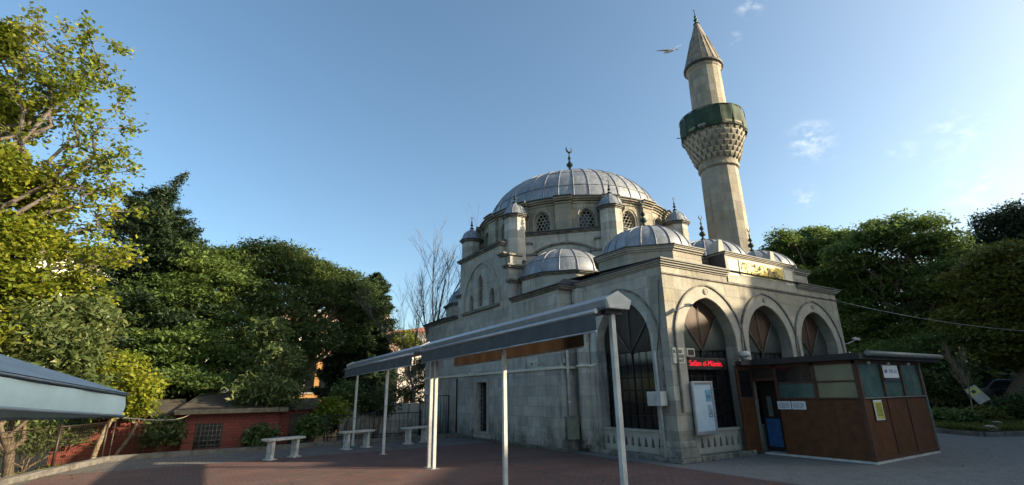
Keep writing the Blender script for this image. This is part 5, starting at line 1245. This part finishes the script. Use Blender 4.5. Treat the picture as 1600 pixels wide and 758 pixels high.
tree('pine_tree', 'dark umbrella pine rising behind the yellowish tree at the right edge', 'tree', ground_at(1590, 46, .3), [B(1560, 352, 46, 26), B(1595, 338, 46, 26), B(1538, 372, 46, 17), B(1620, 345, 46, 32), B(1600, 375, 46, 30), B(1565, 390, 46, 30), B(1525, 378, 46, 10)], L_['con'], 420, 40, .5, .28, .3, asp=.3, flat=.3)
for (px, py, dist, r, lab, m) in ((1400, 555, 30, 32, 'leafy green bush behind the booth roof corner', 'mid'), (1465, 590, 30, 36, 'dark bush right of the booth', 'dark'), (1450, 545, 31, 32, 'bright green bush above the dark bush right of the booth', 'mid'), (1365, 555, 32, 30, 'green bush rising behind the booth roof', 'mid'),
                                  (1560, 640, 29.5, 20, 'low shrub in the planted bed below the garden sign', 'dark'), (1508, 654, 26.2, 7, 'small shrub at the foot of the bare shrub', 'mid'), (1600, 634, 29, 20, 'low shrub in the planted bed at the right edge', 'dark'), (1478, 652, 27, 10, 'low weedy shrub near the right kerb', 'mid'), (1540, 648, 28, 9, 'small shrub between the two largest bed shrubs', 'olive')):
    tree('shrub', lab, 'shrub', ground_at(px, dist, .2), [B(px, py, dist, r), B(px-r*.7, py+r*.4, dist, r*.65), B(px+r*.7, py+r*.35, dist, r*.7)], L_[m], 150, 30, .2, .15, .04, group='shrubs in the right bed')
bare_tree(ground_at(1508, 27.2, .2), tuple(P(1497, 552, 27.2)), 'leafless twiggy shrub standing in the right bed', 29, .34, .03, 'palebark', 'bare_shrub', 4, 'shrub')
# far woods behind everything
def far_woods():
    pts = []
    for px, dist, top in [(x, 60+10*math.sin(x), 560) for x in range(-250, 480, 60)]+[(x, 48+5*math.sin(x*.7), 530) for x in range(1180, 1950, 38)]+[(x, 41, 585) for x in range(1400, 1800, 45)]:
        for k in range(3):
            p = np.array(P(px+random.uniform(-20, 20), top+random.uniform(0, 60)+k*25, dist)); r = 2.2 if dist < 50 else 3.5
            pts.append(p+rng.normal(size=(1100, 3))*r*np.array([.55, .55, .45]))
    v, f_ = leaf_quads(np.concatenate(pts), .42, .5, .5); o = mesh_np('far_woods', v, f_, L_['dark']); tag(o, 'dense dark foliage filling the background behind the tree rows', 'woods', kind='stuff')
far_woods()
def tufts(name, label, region, n, mat, h, z):
    cen = []
    for _ in range(n):
        x0, y0 = region(); cen.append((x0, y0, z+random.uniform(0, h*.4)))
    v, f_ = leaf_quads(np.array(cen), h, .18, -.2, 0); o = mesh_np(name, v, f_, mat); tag(o, label, 'grass', kind='stuff')
def reg_r():
    k = random.choice([((12.9, -.75), (15.2, 1.9)), ((12.15, -1.95), (12.9, -.75)), ((12.15, -1.95), (13.6, -2.72)), ((13.6, -2.72), (17.5, -4.3)), ((13.6, -2.72), (17.5, -4.3))]); p = Vector(k[0]).lerp(Vector(k[1]), random.random())+Vector((.88, .45))*(random.random()**1.4*8+.15); return p.x, p.y
tufts('grass', 'weedy grass and ground cover in the right bed', reg_r, 14000, L_['olive'], .16, .2)
def reg_l():
    t_ = random.random(); 
    if t_ < .5: return random.uniform(-13, -1), random.uniform(10.6, 12.5)
    return random.uniform(-17.5, -13.2), random.uniform(0, 11)
tufts('grass', 'sparse garden grass behind the left kerb and fence', reg_l, 7000, L_['yellow'], .14, -.25)
tufts('weeds', 'tiny weeds growing along the foot of the side wall', lambda: (HX0-.06-abs(random.gauss(0, .03)), random.uniform(3.5, 13)), 260, L_['mid'], .07, .03)
# stones in the bed
for i, (px, dist, s, lab) in enumerate(((1487, 27.0, .22, 'pale rubble stone lying in the right bed nearest the booth'), (1528, 23.6, .16, 'squarish stone just behind the right kerb'), (1540, 26.5, .14, 'small grey stone in the middle of the right bed'))):
    p = ground_at(px, dist, .22); bmv = []; r = random.Random(i)
    mb = MB(); T = Matrix.Translation(p) @ Matrix.Rotation(i, 4, 'Z') @ Matrix.Diagonal((1.5, 1, .7, 1)); tmp = MB().lathe([(0, -.9), (.7, -.7), (1, -.1), (.85, .5), (.4, .8), (0, .85)], (0, 0, 0), 7, smooth=False)
    mb.add([(x*s*r.uniform(.8, 1.2), y*s*r.uniform(.8, 1.2), z*s) for x, y, z in tmp.v], tmp.f, T); tag(mb.build('stone', 'marble'), lab, 'stone')
# notice sign leaning in the bed
p = ground_at(1546, 28, .5); sg = thing('garden_sign', 'tilted white and yellow sign board on two legs under the right trees', 'sign', p)
T = Matrix.Translation(p) @ Matrix.Rotation(R(-55), 4, 'Z') @ Matrix.Rotation(R(-28), 4, 'Y') @ Matrix.Scale(.62, 4) @ Matrix.Rotation(R(-18), 4, 'X')
sbp = MB().box((-.36, -.02, .85), (.36, .02, 1.95), T).build('sign_board', 'grille', sg, bev=.01); MB().box((-.28, -.026, 1.42), (.28, -.021, 1.84), T).build('sign_picture', 'yellow', sbp); MB().box((-.14, -.03, 1.52), (.10, -.0265, 1.72), T).build('sign_mark', 'ink', sbp)
for s in (-.2, .2): MB().box((s-.03, -.02, -.2), (s+.03, .02, .848), T).build('leg', 'slate', sg)
# parked cars
def car(px, dist, rz, label):
    p = P(px, 600, dist); t = thing('parked_car', label, 'car', (p.x, p.y, .45), 'cars parked under the right trees', rz); T = Matrix.Translation((p.x, p.y, .45)) @ Matrix.Rotation(rz, 4, 'Z')
    prof = [(-2.1, .35), (-2.15, .75), (-1.95, .92), (-1.2, .98), (-.75, 1.42), (.65, 1.45), (1.35, .98), (2.0, .86), (2.15, .65), (2.1, .32)]
    mb = MB(); n = len(prof); secs = [(-.85, .94), (-.78, 1.0), (.78, 1.0), (.85, .94)]
    vs = []
    for y, s in secs:
        for x, z in prof: vs.append((x*(s if abs(y) > .8 else 1), y*(1 if z < 1.1 else .82), z if abs(y) < .8 else z*.985))
    fs = [tuple(range(n))[::-1], tuple(3*n+i for i in range(n))]+[(k*n+i, k*n+(i+1) % n, (k+1)*n+(i+1) % n, (k+1)*n+i) for k in range(3) for i in range(n)]
    mb.add(vs, fs, T); fixn(mb.build('body', 'carpaint', t, bev=.03))
    for s in (-1, 1):
        wn = MB().plate([(-1.08, 1.0), (1.1, 1.0), (.6, 1.37), (-.7, 1.36)], [], (0, 0, 0), (1, 0, 0), (0, 0, 1), (0, 1, 0), .01); w2 = MB(); w2.add([(x, s*(.80 if z > 1.2 else .862)+(y*s), z) for x, y, z in wn.v], wn.f, T); w2.build('side_window', 'voidg', t)
        for x in (-1.35, 1.35):
            tmp = MB().lathe([(0, -.1), (.32, -.1), (.34, -.05), (.34, .07), (.2, .1), (0, .1)], (0, 0, 0), 20); w3 = MB(); w3.add(tmp.v, tmp.f, T @ Matrix.Translation((x, s*.80, .33)) @ Matrix.Rotation(PI/2, 4, 'X')); wh = w3.build('wheel', 'black', t)
            tmp = MB().lathe([(0, -.115), (.19, -.11), (.19, .11), (0, .115)], (0, 0, 0), 14); w3 = MB(); w3.add(tmp.v, tmp.f, T @ Matrix.Translation((x, s*.80, .33)) @ Matrix.Rotation(PI/2, 4, 'X')); w3.build('rim', 'alu', wh)
    for x, m in ((2.06, 'lamp'), (-2.1, 'brick')):
        for s in (-1, 1): MB().box((x-.04, s*.62-.16, .66), (x+.05, s*.62+.16, .80), T).build('headlight' if m == 'lamp' else 'tail_light', m, t)
    MB().add([(1.36, -.66, 1.0), (1.36, .66, 1.0), (.70, .58, 1.41), (.70, -.58, 1.41)], [(0, 1, 2, 3)], T @ Matrix.Translation((.012, 0, .014))).build('windscreen', 'voidg', t)
car(1578, 38, R(-60), 'dark car parked under the trees beyond the garden sign')
car(1660, 37, R(-62), 'dark car parked at the right edge beyond the first dark car')
# overhead cables
def cable(a, b, sag, label, r=.008, mat='cable'):
    a, b = Vector(a), Vector(b); pts = [a.lerp(b, i/24)-Vector((0, 0, sag*4*(i/24)*(1-i/24))) for i in range(25)]
    tag(MB().tube(pts, r, 5).build('overhead_cable', mat), label, 'cable')
cable((XW, -.04, 4.44), tuple(P(1700, 522, 26)), .25, 'thin overhead cable running from the portico end to the right', .012, 'gutter')
cable(tuple(P(192, 653, 4.6)), tuple(P(296, 648, 19.3)), .07, 'pale rope strung from the canopy corner to the red hut', .006, 'rope')
cable((-4.85, 3.3, 2.05), tuple(P(520, 655, 20)), .35, 'thin cable running from the double post into the garden', .007, 'gutter')
# seagull
gp = P(1046, 80, 16); gl = thing('seagull', 'white seagull flying left of the minaret cap with spread wings', 'bird', gp)
side = rgt.copy(); side.z = 0; side.normalize(); vup = Vector((0, 0, 1)); nf = Vector((fwd.x, fwd.y, 0)).normalized()
bd = MB(); ctr = Vector(gp); hd = (nf*.55-side*.5+vup*.1).normalized()
pts = [ctr-hd*.22-vup*.05, ctr-hd*.14-vup*.02, ctr-hd*.05, ctr+hd*.07, ctr+hd*.14+vup*.01, ctr+hd*.19+vup*.01, ctr+hd*.235]
bd.tube(pts, [.012, .035, .055, .052, .032, .030, .004], 10)
bd.add([tuple(ctr-hd*.18-side*.02-vup*.03), tuple(ctr-hd*.18+side*.02-vup*.04), tuple(ctr-hd*.33+side*.05-vup*.07), tuple(ctr-hd*.33-side*.05-vup*.06)], [(0, 1, 2, 3)])
bd.build('body', 'gull', gl)
def wing(pp, name, mat):
    vs = []; m = len(pp)
    for (x, z, ch) in pp:
        p = ctr+side*x+vup*z; vs += [tuple(p+hd*ch*.45+vup*.004), tuple(p-hd*ch*.55+vup*.004), tuple(p-hd*ch*.55-vup*.004), tuple(p+hd*ch*.45-vup*.004)]
    fs = [];
    for i in range(m-1):
        for k in range(4): fs.append((4*i+k, 4*i+(k+1) % 4, 4*i+4+(k+1) % 4, 4*i+4+k))
    fs += [(0, 1, 2, 3), (4*m-1, 4*m-2, 4*m-3, 4*m-4)]
    mb = MB(); mb.add(vs, fs); fixn(mb.build(name, mat, gl))
wing([(-.02, .01, .17), (-.12, .04, .18), (-.25, .035, .15), (-.38, .03, .10), (-.50, .015, .03)], 'wing', 'gull')
wing([(.02, .02, .17), (.10, .08, .18), (.20, .15, .15), (.32, .20, .10), (.44, .25, .03)], 'wing', 'gull')

# ------------------------------------------------------------------ blocks and trees added on the sun side (outside the frame), shaped to shade the plaza
def block(s0, p0, p1, depth, h, label, mat='render_g'):
    a = sdir*s0+ndir*p0; rz = math.atan2(ndir.y, ndir.x); t = thing('apartment_building', label, 'building', (a.x, a.y, 0), None, rz)  # unseen box added to cast shade, dressed as a building
    T = Matrix.Translation((a.x, a.y, 0)) @ Matrix.Rotation(rz, 4, 'Z'); w_ = p1-p0        # local x along ndir, local -y towards the sun
    MB().box((0, -depth, -.2), (w_, 0, h), T).build('wall', mat, t); MB().box((-.1, -depth-.2, h), (w_+.1, .15, h+.2), T).build('roof', 'render_g', t)
    for r in range(int(h//3)):
        for cc in range(max(1, int(w_//3))):
            x = w_*(cc+.5)/max(1, int(w_//3)); wn = MB().box((x-.6, .004, 1+3*r), (x+.6, .03, 2.3+3*r), T).build('window', 'voidg', t)
block(24, -.72, 2.55, 9, 11.0, 'narrow pale shadow-casting block added outside the frame on the sun side', 'render_w')  # walls of these added blocks kept pale to lift the shaded plaza
block(24.5, 2.5, 6.3, 9, 12.0, 'taller pale shadow-casting block added outside the frame beside the narrow one', 'render_w')
block(25, 6.2, 16, 9, 13.0, 'wide pale shadow-casting block added outside the frame on the sun side', 'render_w')
block(24, -3.7, -.74, 6, 9.85, 'low shadow-casting block added outside the frame as a sun gap between two taller ones', 'render_w')
block(22, -17, -3.72, 9, 13.7, 'long shadow-casting block added outside the frame behind the viewer', 'render_w')
def dapple_tree(s, p, h, r, lab):  # unseen tree added to break up the shade on the portico front
    c = sdir*s+ndir*p; tree('broad_tree', lab, 'tree', (c.x, c.y, 0), [((c.x+random.uniform(-r, r)*.6, c.y+random.uniform(-r, r)*.6, h+random.uniform(-r, r)*.35), r*.62) for _ in range(6)], L_['mid'], 170, 26, .3, .26, .2)
dapple_tree(20, 3.4, 9.2, 2.0, 'unseen tree added outside the frame before the taller block to dapple the portico')
dapple_tree(21, 7.4, 10.1, 2.0, 'unseen tree added outside the frame before the wide block to dapple the portico')

def litter():
    cen = []
    for _ in range(520):
        x = random.uniform(-12.5, 12); y = random.uniform(-4, 10)
        if random.random() < .55: x, y = random.choice([(random.uniform(-11, -1), random.gauss(9.85, .25)), (HX0-.12-abs(random.gauss(0, .15)), random.uniform(3.5, 12)), (random.uniform(-12.6, -11.3), random.uniform(6.3, 10))])
        if -.7 < x < 9 and y > -.2 or 2.9 < x < 6.5 and -2.9 < y: continue
        cen.append((x, y, .018))
    v, f_ = leaf_quads(np.array(cen), .05, .6, 3); o = mesh_np('fallen_leaves', v, f_, L_['olive']); tag(o, 'scattered dry leaves lying on the plaza paving', 'leaves', kind='stuff')
litter()
